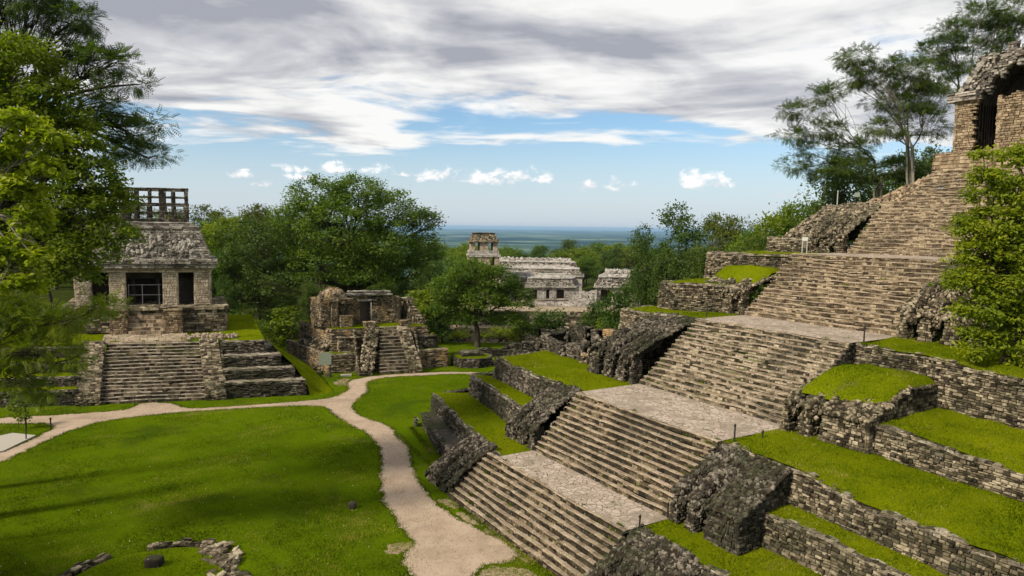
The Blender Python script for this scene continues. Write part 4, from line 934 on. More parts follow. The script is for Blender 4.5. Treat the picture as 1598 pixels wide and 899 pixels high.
def sun_temple():
    t = thing('stone_temple', 'roofed stone temple with dark doorways and a lattice roof comb, at the left', 'temple', SF(-1, 14, 5))
    z0, z1 = 4.9, 7.45
    mb = MB(); mbox(mb, SF, -8.6, 6.9, 10.0, 20.5, z0, z1 - 0.32, sw=(0.3, 0.8), sh=(0.16, 0.3), top=False, sides='flr')
    mbox(mb, SF, -8.75, 7.05, 9.85, 20.6, z1 - 0.32, z1, sw=(0.6, 1.3), sh=(0.3, 0.34), sides='flr', tmat=0)
    mb.build('plinth', [M['stone_brown'], M['mortar']], t)
    mb = MB(); stairs(mb, SF.p(-2.45, 8.7), SF.a, SF.b, 3.25, z0 - 0.05, 2.5, 2.0, 7, wave=0.03)
    for (a, b) in ((-4.1, -2.45), (0.8, 2.6)): mbox(mb, SF, a, b, 8.9, 10.2, z0 - 0.1, z1 - 0.15, mat=0, mort=2, bat=0.08)
    mb.build('stairway', [M['stone_tan'], M['tread'], M['mortar']], t)
    ZF, ZT = z1, 11.3
    for (a, b) in ((-7.45, -5.9), (-4.3, -2.73), (0.72, 2.25), (3.74, 5.45)):
        mb = MB(); mbox(mb, SF, a, b, 12.0, 12.9, ZF, 10.85, sw=(0.25, 0.6), sh=(0.16, 0.3), prot=0.012, top=False)
        mb.build('pier', [M['plaster'], M['mortar_tan']], t)
    mb = MB(); mbox(mb, SF, -7.45, 5.45, 12.0, 12.9, 10.85, ZT, sw=(0.5, 1.2), sh=(0.2, 0.26), top=False, prot=0.02)
    mb.build('lintel_course', [M['plaster'], M['mortar_tan']], t)
    mb = MB(); mbox(mb, SF, -7.45, -6.6, 12.9, 19.0, ZF, ZT, sides='lf', top=False); mbox(mb, SF, 4.6, 5.45, 12.9, 19.0, ZF, ZT, sides='rf', top=False); 
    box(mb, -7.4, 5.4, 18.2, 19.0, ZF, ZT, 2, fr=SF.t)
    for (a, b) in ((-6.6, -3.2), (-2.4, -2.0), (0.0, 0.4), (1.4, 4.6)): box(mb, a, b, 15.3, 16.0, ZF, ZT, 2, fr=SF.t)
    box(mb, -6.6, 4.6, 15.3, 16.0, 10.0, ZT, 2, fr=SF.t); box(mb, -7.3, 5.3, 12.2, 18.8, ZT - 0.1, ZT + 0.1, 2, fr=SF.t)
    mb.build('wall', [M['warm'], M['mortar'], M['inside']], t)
    mb = MB(); mbox(mb, SF, -7.95, 5.95, 11.55, 19.5, ZT, ZT + 0.45, sw=(0.5, 1.4), sh=(0.2, 0.26), prot=0.05)
    mbox(mb, SF, -8.1, 6.1, 11.4, 19.6, ZT + 0.45, ZT + 0.95, sw=(0.5, 1.4), sh=(0.2, 0.26), prot=0.08)
    mb.build('cornice', [M['roof_grey'], M['mortar']], t)
    mb = MB(); slopes(mb, SF, -7.6, 5.6, 11.9, 19.1, ZT + 0.95, 1.15, 15.4, sw=(0.12, 0.6), sh=(0.08, 0.3), prot=0.06)
    c = rng.uniform((-6.0, 0, 0), (4.0, 1, 0.0), (170, 3)); f = 0.12 + 0.62 * c[:, 1]; P_ = np.array([SF(x * (1 - 0.1 * g), 11.9 + 1.15 * g, 12.3 + 3.15 * g) for x, g in zip(c[:, 0], f)]); nn = unit(np.array((*(-SF.b), 0.4)))
    scatter_stones(mb, P_, np.tile(nn, (170, 1)), (0.2, 0.55), flat=0.1)
    box(mb, -6.4, 4.4, 13.1, 17.9, 12.4, 15.3, 1, fr=SF.t)
    mbox(mb, SF, -6.6, 4.6, 12.95, 18.0, 15.35, 15.65, sw=(0.5, 1.2), sh=(0.2, 0.3)); mbox(mb, SF, -6.0, 4.0, 13.6, 17.4, 15.65, 16.05, sw=(0.5, 1.2), sh=(0.2, 0.3))
    mb.build('roof', [M['roof_grey'], M['mortar']], t)
    # pierced roof comb: two leaning lattice walls tied together
    mb = MB(); c0, hw = -1.0, 4.45
    for (ty, ln) in ((15.0, 0.10), (16.2, -0.10)):
        def bar(sa, sb, za, zb):
            y = ty + ln * (za - 16.0); mbox(mb, SF, sa, sb, y, y + 0.42, za, zb, sw=(0.25, 0.5), sh=(0.16, 0.3), top=True, prot=0.03, rag=0.0)
        for z in (16.05, 17.75, 19.35): bar(c0 - hw, c0 + hw, z, z + 0.34)
        for z in (16.95, 18.6): bar(c0 - hw + 0.1, c0 + hw - 0.1, z, z + 0.2)
        for i, x in enumerate(np.linspace(-hw, hw - 0.48, 8)):
            w = (0.46, 0.40, 0.72, 0.40, 0.46, 0.70, 0.40, 0.48)[i]
            bar(c0 + x, c0 + x + w, 16.3, 17.75); bar(c0 + x + (0.12 if i % 3 == 1 else 0), c0 + x + w * 0.9, 18.0, 19.35)
    for x in (-4.2, -1.4, 1.4, 3.9): mbox(mb, SF, c0 + x, c0 + x + 0.35, 15.2, 16.4, 17.75, 18.0, top=True)
    mb.build('roof_comb', [M['stone_dark'], M['mortar']], t)
    mb = MB()
    for x in (-2.55, -1.25, 0.35): tube(mb, [SF(x, 13.0, ZF), SF(x, 13.0, ZF + 2.1)], 0.035)
    for z in (1.0, 2.05): tube(mb, [SF(-2.6, 13.0, ZF + z), SF(0.55, 13.0, ZF + z)], 0.03)
    mb.build('barrier', M['rail'], t)
sun_temple()

# ------------------------------------------------------------------ the small temple in the middle
XF = FR((-19.66, 75.0), 20, 40)
def small_pyramid():
    t = thing('small_stepped_platform', 'two-tiered stone platform with narrow central stair and grass ledges, behind the path fork', 'platform', XF(6, 3, 0))
    mb = MB(); wall(mb, XF.w([(0.3, 12.5), (0, 0), (13.45, 0), (13.2, 12)]), 0, 2.1, batter=0.04, cope=0.55, sw=(0.25, 0.7), ragged=0.03, copemat=2)
    mb.build('terrace_wall', [M['ochre'], M['mortar'], M['tread_grey']], t)
    mb = MB(); ruled(mb, XF.w([(0.4, 0.4), (13, 0.4)]), XF.w([(0.4, 2.2), (13, 2.2)]), 2.06, 2.1, bump=0.03); ruled(mb, XF.w([(0.4, 12), (0.4, 2.0)]), XF.w([(1.6, 12), (1.6, 2.0)]), 2.06, 2.1, bump=0.03)
    mb.build('turf_ledge', M['turf'], t, smooth=True)
    mb = MB(); wall(mb, XF.w([(1.0, 10.5), (0.9, 1.6), (12.3, 1.6), (12.2, 9.5)]), 2.0, 2.55, batter=0.12, cope=0.6, sw=(0.3, 0.8), ragged=0.03, copemat=2)
    mb.build('terrace_wall', [M['ochre'], M['mortar'], M['tread_grey']], t)
    mb = MB(); ruled(mb, XF.w([(1.3, 1.9), (12, 1.9)]), XF.w([(1.3, 10), (12, 10)]), 4.56, 4.6, bump=0.03)
    mb.build('turf_top', M['turf'], t, smooth=True)
    mb = MB(); mbox(mb, XF, 9.3, 12.6, 1.0, 1.9, 2.05, 3.5, bat=0.15); mb.build('masonry_bench', [M['stone_dark'], M['mortar']], t)
    mb = MB()
    mbox(mb, XF, 1.6, 5.0, 1.1, 1.9, 2.05, 3.7, bat=0.1)
    def sl(u, v):
        z = 2.1 + np.clip((v - 0) / 1.0, 0, 1) * 1.1 + 0.12 * hnoise(u * 3, v * 3, 2.0, 1.0)
        q = XF.o + (0.35 + 0.9 * v)[:, None] * XF.a + u[:, None] * XF.b; return np.column_stack([q, z])
    rubble(mb, sl, 1.8, 9.0, 0.0, 1.0, den=10, size=(0.15, 0.4))
    mb.build('rubble_apron', [M['stone_brown'], M['mortar']], t)
    mb = MB(); stairs(mb, XF.p(4.3, -2.3), XF.a, np.array(XF.a)[[1, 0]] * (-1, 1), 4.1, 0, 4.6, 4.3, 14, taper=0.75, wave=0.03)
    mb.build('stairway', [M['riser'], M['tread_grey'], M['mortar']], t)
    for (x0, x1, x2, x3, rub) in ((2.9, 4.35, 4.3, 5.2, True), (8.35, 9.75, 7.7, 9.1, False)):
        mb = MB(); nb = np.array([-XF.a[1], XF.a[0]])
        def F(s, tt, d):
            g = tt / 6.2; return np.column_stack([XF.o + (x0 + (x2 - x0) * g + s)[:, None] * XF.a + (-2.3 + (-2.3 + 4.5) * 0 + tt / 6.2 * 4.4 - 0.15)[:, None] * nb, 0.55 + 4.15 * g + d + 0.04 * np.sin(tt * 9) * (1 if rub else 0.2)])
        if rub:
            rubble(mb, lambda u, v: F(u, v, np.zeros_like(u)), 0, x1 - x0, 0, 6.2, den=30, size=(0.14, 0.34))
        else:
            stones(mb, F, rects(x1 - x0, fn(6.2), (0.25, 0.6), (0.15, 0.3)), prot=0.05, depth=0.25); grid(mb, F, x1 - x0, 6.2, 2, 4, mat=1, d=-0.08)
        q = lambda x, y: tuple(XF.o + x * XF.a + y * nb)
        for g0 in np.linspace(0, 1, 9)[:-1]:
            g1 = g0 + 0.125; xa = x0 + (x2 - x0) * g0; fr2 = (np.array(q(xa, -2.4 + 4.4 * g0)), XF.a, nb)
            box(mb, 0.04, x1 - x0 - 0.04, 0, 0.75, 0, 0.5 + 4.15 * g0 - 0.05, 1, fr=fr2)
        wall(mb, [q(x0, 2.0), q(x0, -2.45), q(x1, -2.45), q(x1, 2.0)], 0, lambda s: np.clip(np.where(s < 4.45, 0.55 + (4.45 - s) * 0.93, np.where(s < 4.45 + x1 - x0, 0.55, 0.55 + (s - 4.45 - x1 + x0) * 0.93)), 0.4, 4.4), cope=0, batter=0.0)
        mb.build('stair_ramp', [M['stone_brown'], M['mortar']], t)
small_pyramid()
def small_temple():
    t = thing('roofless_temple', 'roofless ruined stone building with a central doorway on the two-tiered platform', 'ruin', XF(6, 6, 4.6))
    def part(name, mats, *bx, **kw):
        mb = MB()
        for b in bx: mbox(mb, XF, *b, **kw)
        return mb.build(name, [M[m] for m in mats], t)
    w = ['ochre', 'mortar']
    mb = MB(); mbox(mb, XF, 1.6, 5.95, 5.5, 6.3, 4.6, 7.8, rag=0.1); mbox(mb, XF, 7.38, 10.7, 5.5, 6.3, 4.6, 7.7, rag=0.1); mbox(mb, XF, 5.9, 7.4, 5.55, 6.25, 7.2, 7.8)
    mb.build('front_wall', [M['ochre'], M['mortar']], t)
    mb = MB(); mbox(mb, XF, 5.6, 7.8, 5.3, 5.7, 7.2, 7.42, sw=(0.6, 1.2), sh=(0.2, 0.25)); mbox(mb, XF, 3.9, 9.6, 5.2, 6.5, 7.9, 8.12, sw=(0.7, 1.8), sh=(0.12, 0.25), prot=0.15, rag=0.1); mbox(mb, XF, 5.0, 9.4, 5.4, 6.5, 8.2, 8.4, sw=(0.8, 1.8), sh=(0.12, 0.25), prot=0.15)
    mb.build('roof_slabs', [M['roof_grey'], M['mortar']], t)
    mb = MB(); wall(mb, XF.w([(0.7, 6.4), (0.6, 3.3), (1.6, 3.3)]), 4.6, 3.2, batter=0.02, cope=0.7, ragged=0.12); mbox(mb, XF, 0.7, 1.5, 3.4, 6.4, 4.6, 7.7, top=False, sides='rb')
    mb.build('side_wall', [M['ochre'], M['mortar']], t)
    part('pier', w, (1.75, 2.5, 3.2, 4.1, 4.6, 7.6), rag=0.08)
    part('pier', w, (2.6, 4.0, 2.9, 3.6, 4.6, 5.9), rag=0.1)
    part('stump', w, (5.2, 6.5, 2.7, 3.4, 4.6, 5.15), rag=0.1)
    part('stump', w, (9.3, 10.5, 2.6, 3.3, 4.6, 5.2), rag=0.1)
    part('back_wall', w, (1.6, 12.0, 7.2, 7.9, 4.6, 7.3), rag=0.2)
    mb = MB(); mbox(mb, XF, 11.55, 12.3, 5.5, 7.2, 4.6, 7.4, rag=0.1); mbox(mb, XF, 10.6, 11.7, 5.6, 6.3, 7.05, 7.5)
    for i in range(6): mbox(mb, XF, 11.6, 12.4, 5.1 - i * 0.42, 5.5 - i * 0.42, 4.6, 6.5 - i * 0.3, rag=0.05)
    mb.build('side_wall', [M['stone_brown'], M['mortar']], t)
    mb = MB()
    def hp(u, v):
        r2 = (u / 1.5) ** 2 + (v / 1.2) ** 2; z = 7.5 + 1.25 * np.clip(1 - r2, 0, 1) ** 0.5 + 0.32 * hnoise(u, v, 5, 2.1)
        q = XF.o + (2.5 + u)[:, None] * XF.a + (4.6 + v)[:, None] * XF.b; return np.column_stack([q, z])
    rubble(mb, hp, -1.5, 1.5, -1.2, 1.2, den=26, size=(0.2, 0.7), step=0.2, flat=-0.2)
    mbox(mb, XF, 0.9, 4.2, 3.3, 5.7, 7.5, 7.75, sw=(0.5, 1.2), sh=(0.12, 0.25), prot=0.15)
    mb.build('vault_remains', [M['ochre'], M['mortar']], t)
    mb = MB(); tube(mb, [XF(7.1, 5.2, 4.6), XF(7.1, 5.2, 7.1)], 0.05); mb.build('prop', M['rail'], t)
    box_mb = MB(); box(box_mb, 5.0, 8.4, 6.9, 7.15, 4.6, 7.2, 0, fr=XF.t); box_mb.build('chamber_wall', M['inside'], t)
small_temple()

# ------------------------------------------------------------------ the palace beyond the court
PF = FR((0, 0), 0, 0)
def palace():
    D = 175
    t = thing('palace_platform', 'long grey terraced retaining walls below the distant pale palace buildings', 'platform', (8, 165, -13))
    for (y, z0, z1, x0, x1) in ((150, -14, -9.5, -34, 46), (155, -10, -6.4, -34, 46), (160, -7, -3.1, -34, 44)):
        mb = MB(); wall(mb, [(x0, y + 30), (x0, y), (x1, y), (x1, y + 30)], z0, z1 - z0, cope=5.2, sw=(0.5, 1.4), sh=(0.3, 0.6), batter=0.15, copemat=2)
        mb.build('terrace_wall', [M['stone_brown'], M['mortar'], M['tread']], t)
    mb = MB(); box(mb, -33, 43, 161, 235, -4.0, -3.15); mb.build('court_floor', M['tread'], t)
    # tower
    TF = FR((-7.2, 180), 6, 6)
    t = thing('palace_tower', 'square four-storey stone tower with a hipped roof standing above the distant trees', 'tower', (-7.2, 183, -3))
    mb = MB()
    mbox(mb, TF, -4.4, 4.4, 0, 8.6, -3.2, 1.4, sw=(0.4, 1), sh=(0.25, 0.45), top=True)
    for (hw, z0, z1) in ((3.95, 1.4, 8.3), (3.5, 9.9, 12.0)):
        ym = 4.3
        for (a, b) in ((-hw, -hw + 1.2), (-hw + 2.4, hw - 2.4), (hw - 1.2, hw)):
            mbox(mb, TF, a, b, ym - hw, ym - hw + 0.9, z0, z1, sw=(0.4, 0.9), sh=(0.25, 0.4), top=False, prot=0.02)
            mbox(mb, TF, a, b, ym + hw - 0.9, ym + hw, z0, z1, sw=(0.4, 0.9), sh=(0.25, 0.4), top=False, prot=0.02)
        for s in (-1, 1):
            xx = sorted((s * hw, s * (hw - 0.9)))
            for (a, b) in ((0.9, 2.2), (2 * hw - 2.2, 2 * hw - 0.9)): mbox(mb, TF, xx[0], xx[1], ym - hw + a, ym - hw + b, z0, z1, sw=(0.4, 0.9), sh=(0.25, 0.4), top=False, prot=0.02)
        if z0 < 5:
            for (a, b) in ((3.9, 5.2),): mbox(mb, TF, -hw, hw, ym - hw + 0.02, ym + hw, a, b, sw=(0.4, 0.9), sh=(0.25, 0.4), top=False)
        box(mb, -1.3, 1.3, ym - 1.3, ym + 1.3, z0, z1, 1, fr=TF.t)
    mb.build('storey_walls', [M['plaster'], M['mortar_tan']], t)
    mb = MB()
    mbox(mb, TF, -4.25, 4.25, 0.05, 8.55, 8.3, 8.9, sw=(0.6, 1.4), sh=(0.25, 0.35)); mbox(mb, TF, -3.9, 3.9, 0.4, 8.2, 8.9, 9.9, sw=(0.5, 1.2), sh=(0.25, 0.35))
    mb.build('cornice', [M['pale'], M['mortar']], t)
    mb = MB(); mbox(mb, TF, -4.05, 4.05, 0.25, 8.35, 12.0, 12.25, sw=(0.6, 1.2), sh=(0.2, 0.26)); slopes(mb, TF, -3.9, 3.9, 0.4, 8.2, 12.2, 1.1, 14.3, sw=(0.3, 0.7), sh=(0.2, 0.35), prot=0.04); box(mb, -2.9, 2.9, 1.4, 7.2, 12.0, 14.35, 1, fr=TF.t); mbox(mb, TF, -2.75, 2.75, 1.5, 7.1, 14.25, 14.5)
    mb.build('roof', [M['stone_brown'], M['mortar']], t)
    def house(label, fr, s0, s1, dpt, zb, ze, zr, ins, doors, ruined=False, name='palace_building', rp=0.06):
        t = thing(name, label, 'building', fr((s0 + s1) / 2, dpt / 2, zb))
        mb = MB(); xs = [s0] + [x for d in doors for x in d] + [s1]
        for i in range(0, len(xs), 2): mbox(mb, fr, xs[i], xs[i + 1], 0, 0.9, zb, ze - 0.5, sw=(0.4, 1.0), sh=(0.3, 0.45), top=False, prot=0.02)
        mbox(mb, fr, s0, s1, 0, 0.95, ze - 0.5, ze, sw=(0.4, 1.0), sh=(0.3, 0.45), top=False, prot=0.02)
        mbox(mb, fr, s1 - 0.9, s1, 0.9, dpt, zb, ze, sw=(0.4, 1.0), sh=(0.3, 0.45), top=False, sides='r'); mbox(mb, fr, s0, s0 + 0.9, 0.9, dpt, zb, ze, sides='l', top=False)
        box(mb, s0 + 0.9, s1 - 0.9, 3.0, 3.6, zb, ze, 2, fr=fr.t)
        mb.build('wall', [M['pale'], M['mortar'], M['inside']], t)
        mb = MB(); mbox(mb, fr, s0 - 0.5, s1 + 0.5, -0.5, dpt + 0.5, ze, ze + 0.35, sw=(0.6, 1.5), sh=(0.2, 0.3), prot=0.05)
        zf = ze + 0.35 + (zr - ze) * 0.58; i1 = ins * 0.38
        slopes(mb, fr, s0 - 0.1, s1 + 0.1, -0.1, dpt + 0.1, ze + 0.35, i1, zf, sw=(0.25, 0.7), sh=(0.2, 0.4), prot=0.2 if ruined else 0.10, mat=2)
        mbox(mb, fr, s0 + i1 - 0.35, s1 - i1 + 0.35, i1 - 0.35, dpt - i1 + 0.35, zf, zf + 0.22, sw=(0.6, 1.5), sh=(0.2, 0.25), prot=0.05)
        slopes(mb, fr, s0 + i1, s1 - i1, i1, dpt - i1, zf + 0.2, ins - i1 + 0.6, zr, sw=(0.4, 1.0), sh=(0.3, 0.6), prot=0.15 if ruined else 0.03)
        box(mb, s0 + i1 + 0.3, s1 - i1 - 0.3, i1 + 0.3, dpt - i1 - 0.3, ze, zf + 0.1, 1, fr=fr.t)
        mbox(mb, fr, s0 + ins + 0.3, s1 - ins - 0.3, ins + 0.3, dpt - ins - 0.3, zr - 0.2, zr + 0.1, sw=(0.6, 1.4), sh=(0.2, 0.3))
        if ruined:
            n = 260; c = np.array([fr(x, y, zr + 0.1) for x, y in rng.uniform((s0 + ins, ins), (s1 - ins, dpt - ins), (n, 2))]) + rng.normal(0, 0.15, (n, 3)); scatter_stones(mb, c, np.tile((0, 0, 1.0), (n, 1)), (0.3, 0.9))
        mb.build('roof', [M['pale'], M['mortar'], M['roof_grey']], t); return t
    BF = FR((4.1, 175), 4, -12)
    house('nearest pale palace house with square doorways under a grey mansard roof', BF, -1.0, 11.6, 9, -1.9, 1.1, 4.2, 2.4, ((0.3, 2.2), (4.4, 5.3), (7.0, 9.0)))
    house('long palace gallery with a broad pale roof behind the nearest palace house', FR((-1.2, 205), -4, -6), -1, 21.5, 10, -3, 1.9, 4.8, 3.2, ((2, 4), (7, 9), (12, 14)))
    house('rearmost low palace roofline beside the tower', FR((-3.8, 219), -3, 0), -2, 24, 8, -3, 3.4, 5.9, 2.0, ((3, 5), (9, 11)), True)
    house('low palace wing just right of the tower foot', FR((-2.0, 190), 0, 0), 0, 9.0, 8, -3, 0.6, 3.2, 1.8, ((2, 3.5),), True)
    house('crumbling palace house at the right end, its vault broken open', FR((21.0, 171), 2, -8), -0.6, 11.5, 9, -3, 1.6, 5.2, 2.4, ((0.6, 3.2), (6.4, 7.8)), True)
    house('small pale palace ruin showing left of the round tree', FR((-26.0, 176), 0, 0), -1, 8.2, 6, -3.1, 1.2, 3.6, 1.5, ((1.2, 2.2), (3.8, 4.9)), True)
    mb = MB()
    wall(mb, [(11.2, 171.5), (14.0, 170.5), (20.6, 170.0)], -3.1, lambda s: 1.0 + 2.6 * sstep(s, 2.2, 4.6) + 0.7 * sstep(s, 7, 9), sw=(0.4, 0.9), sh=(0.25, 0.45), ragged=0.35, cope=1.0, back=1.0)
    wall(mb, [(4.0, 172.5), (11.2, 171.5)], -3.1, 1.0, sw=(0.4, 0.9), sh=(0.25, 0.45), ragged=0.15, cope=1.0, back=1.0)
    tag(mb.build('ruined_wall', [M['pale'], M['mortar']], loc=(12, 171, -3.1)), 'low broken pale wall stepping up beside the nearest palace house', 'wall')
palace()

# ------------------------------------------------------------------ low ruins
def ruins():
    mb = MB()
    cx, cy, r = -4.6, 81.3, 2.6
    oc = [(cx + r * math.sin(R(a)), cy + r * math.cos(R(a))) for a in range(22, -340, -45)]
    P = wall(mb, oc, 0, 1.05, ragged=0.04, cope=0.35)
    o = mb.build('ring_wall', [M['stone_dark'], M['mortar']], thing_oc := thing('octagonal_platform', 'small low octagonal stone platform with a grass top beside the two-tiered platform', 'platform', (cx, cy, 0)))
    mb = MB(); ins = [(cx + (r - .3) * math.sin(R(a)), cy + (r - .3) * math.cos(R(a))) for a in range(22, -340, -45)]
    n = len(ins); mb.add([(x, y, 1.0) for x, y in ins] + [(cx, cy, 1.06)], tris=[(i, (i + 1) % n, n) for i in range(n - 1)]); mb.build('turf_top', M['turf'], thing_oc)
    mb = MB(); OF = FR((cx, cy), 20, 20); mbox(mb, OF, -1.3, 1.2, -0.6, 1.4, 1.0, 1.45, rag=0.05); mb.build('altar_step', [M['stone_dark'], M['mortar']], thing_oc)
    k = [0]
    def rw(label, pts, z0, H, mat='stone_dark', cope=0.6, back=0.6, ragged=0.2, cat='wall', name='ruined_wall', loc=None, group=None):
        mb = MB(); wall(mb, pts, z0, H, ragged=ragged, cope=cope, back=back, mort=1, batter=0.02)
        # broken ends
        P = Poly(pts)
        for s in (0.0, P.L):
            q = P.off(np.array([s]), 0.0)[0]; c = np.column_stack([q[0] + rng.normal(0, .16, 14), q[1] + rng.normal(0, .16, 14), z0 + 0.75 * rng.uniform(0, float(fn(H)(np.array([s]))[0]), 14)])
            scatter_stones(mb, c, np.tile((0, 0, 1.0), (14, 1)), (0.15, 0.34))
        o = mb.build(name, [M[mat], M['mortar']], loc=(*pts[0], z0)); tag(o, label, cat, group); return o
    rw('low dark ruined wall running right from the octagonal platform', [(-1.9, 80.6), (0.6, 80.2), (2.2, 79.0)], -0.2, 1.1)
    rw('second low dark wall behind the octagonal platform', [(-4.0, 85.6), (-0.6, 86.2), (1.8, 84.6)], -0.2, 1.2)
    rw('tumbled stone wall under the round tree', [(-0.8, 89.6), (3.2, 90.4)], -0.3, 1.3)
    rw('squat stone stump with a flat top near the terrace corner', [(1.6, 86.0), (3.1, 86.4)], -0.1, 1.9, cope=1.2, back=1.2)
    rw('rounded boulder-like wall stump behind the terrace corner', [(4.0, 92.0), (6.0, 92.6)], -0.2, 2.6, cope=1.4, back=1.4, ragged=0.4)
    # rooms on the second terrace
    z = 5.6
    def lw(*uv): return [W(*p) for p in uv]
    rw('front wall of the roofless rooms on the terrace, left stretch', lw((49.6, 33.4), (46.6, 33.4)), z, 1.05, ragged=0.15)
    rw('front wall of the roofless rooms on the terrace, middle stretch', lw((46.0, 33.3), (43.3, 33.1)), z, 1.15, ragged=0.15)
    rw('front wall of the roofless rooms on the terrace, longest stretch with ochre stones', lw((42.7, 33.0), (39.6, 32.7)), z, 1.25, mat='ochre', ragged=0.12)
    rw('thick broken end wall at the far edge of the roofless rooms', lw((50.0, 35.9), (49.9, 33.6)), z, 1.5, cope=0.9, ragged=0.4)
    rw('low cross wall between two roofless rooms', lw((46.3, 36.4), (46.3, 33.6)), z, 0.9, ragged=0.3)
    rw('mossy cross wall beside the rubble flank', lw((42.4, 35.6), (42.6, 33.2)), z, 1.0, ragged=0.3)
    rw('back wall of the roofless rooms', lw((50.0, 36.8), (44.5, 36.9)), z, 1.1, ragged=0.35)
    rw('tall broad stump of wall in the roofless rooms', lw((47.9, 35.0), (45.7, 35.1)), z, 2.2, cope=0.9, back=0.9, ragged=0.25)
    rw('narrow upright stump between two others in the roofless rooms', lw((45.3, 35.3), (44.4, 35.3)), z, 2.3, cope=0.8, back=0.8, ragged=0.15)
    rw('upright doorway jamb nearest the rubble flank', lw((43.2, 34.9), (42.0, 34.9)), z, 2.5, mat='ochre', cope=0.8, back=0.8, ragged=0.1)
    # turf round the far ruins
    mb = MB(); ruled(mb, lw((49.9, 32.0), (49.9, 36.5), (43.0, 38.5)), lw((54, 31.0), (57.0, 40.0), (46.0, 46.0)), lambda s: 5.5 + 0 * s, lambda s: -0.3 + 0 * s, bump=0.15)
    structure(mb.build('grass_bank', M['turf'], loc=W3(50, 35, 0), smooth=True))
    # ring of foundation stones at the bottom left
    ring = [(-19.9, 29.4), (-19.4, 31.2), (-18.9, 32.3), (-17.6, 33.1), (-16.2, 33.6), (-14.6, 33.5), (-13.6, 32.5), (-12.9, 31.2), (-12.6, 29.6), (-13.4, 28.2)]
    zz = lambda q: float(terrain(*q))
    t = thing('foundation_ring', 'arc of low foundation stones round a patch of grass, bottom left', 'ruin', (-16.2, 31.5, 0))
    P = Poly(ring)
    for part_ in (ring[:3], ring[3:6], ring[7:9]):
        mb = MB(); wall(mb, part_, -0.12, lambda s: 0.40 + 0.08 * np.sin(s * 5), ragged=0.10, cope=0.42, back=0.42, sw=(0.25, 0.6), sh=(0.13, 0.2), batter=0.0, miss=0.10, copemat=0)
        mb.build('kerb_stones', [M['stone_brown'], M['mortar']], t)
    for j, (px_, py_, n_) in enumerate(((-14.3, 33.2, 34), (-13.3, 32.1, 40), (-12.7, 30.6, 26))):
        mb = MB(); c = np.column_stack([px_ + rng.normal(0, .32, n_), py_ + rng.normal(0, .28, n_), 0.08 + 0.16 * rng.random(n_)]); scatter_stones(mb, c, np.tile((0, 0, 1.0), (n_, 1)), (0.22, 0.62), rnd=(0.1, 1), flat=-0.15)
        mb.build('fallen_stones', [M['stone_brown']], t)
    mb = MB(); n = 20; ins = [tuple(x) for x in P.off(np.linspace(0, P.L, n), 0.15)]
    mb.add([(x, y, zz((x, y)) + 0.12) for x, y in ins] + [(-16.0, 31.0, 0.26)], tris=[(i, (i + 1) % n, n) for i in range(n)]); mb.build('turf_top', M['lawn'], t, smooth=True)
    q_ = np.linspace(0, 1, 9)[:, None, None]; E_ = np.array(ins)[None]; X_ = np.array((-16.0, 31.0)) * (1 - q_) + E_ * q_; TURF.append((X_, 0.26 * (1 - q_[..., 0]) + 0.12 * q_[..., 0] + 0 * X_[..., 0]))
ruins()
def boulder(name, label, loc, size, mat, seed, cat='stone'):
    mb = MB(); nn = 14; th = np.linspace(0, 2 * np.pi, nn, endpoint=False); ph = np.linspace(-1.2, 1.45, 8)
    T, Q = np.meshgrid(th, ph); sup = lambda a, e=0.42: np.sign(a) * np.abs(a) ** e
    X = sup(np.cos(Q)) * sup(np.cos(T)) * size[0]; Y = sup(np.cos(Q)) * sup(np.sin(T)) * size[1]; Z = sup(np.sin(Q)) * size[2]
    k = 1 + 0.10 * hnoise(X * 3 + seed, Y * 3 + Z * 2, seed, 1.5)
    V = np.stack([X * k + loc[0], Y * k + loc[1], Z * k + loc[2]], -1).reshape(-1, 3)
    q = [(i * nn + j, i * nn + (j + 1) % nn, (i + 1) * nn + (j + 1) % nn, (i + 1) * nn + j) for i in range(7) for j in range(nn)]
    mb.add(V, quads=q, rnd=0.3); mb.add(V[-nn:], tris=[(0, i, i + 1) for i in range(1, nn - 1)], rnd=0.3)
    return tag(mb.build(name, M[mat], loc=loc), label, cat)
boulder('boundary_stone', 'small dark square stone alone on the lawn', (-8.9, 38.8, 0.14), (0.22, 0.2, 0.22), 'stone_dark', 2.0)
boulder('boundary_stone', 'dark drum-shaped stone inside the ring of foundation stones', (-16.35, 31.3, 0.38), (0.40, 0.30, 0.28), 'stone_dark', 5.0)
# grave-like pale slab on the grass island, slab before the small temple
def slab(label, pts, z, h, mat='slab'):
    mb = MB(); n = len(pts); V = [(x, y, z) for x, y in pts] + [(x, y, z + h) for x, y in pts]
    mb.add(V, quads=[(i, (i + 1) % n, n + (i + 1) % n, n + i) for i in range(n)], tris=[(n, n + i, n + i + 1) for i in range(1, n - 1)])
    return tag(mb.build('stone_slab', M[mat], loc=(*pts[0], z)), label, 'slab')
slab('large pale flat slab lying in the small grass island at the left edge', [(-38.6, 49.6), (-35.7, 47.2), (-35.1, 47.6), (-35.3, 51.3), (-37.4, 51.8)], 0.0, 0.12)
slab('small pale square slab on the grass before the two-tiered platform', [(-18.0, 73.4), (-16.9, 73.7), (-17.1, 74.6), (-18.2, 74.3)], 0.0, 0.1)
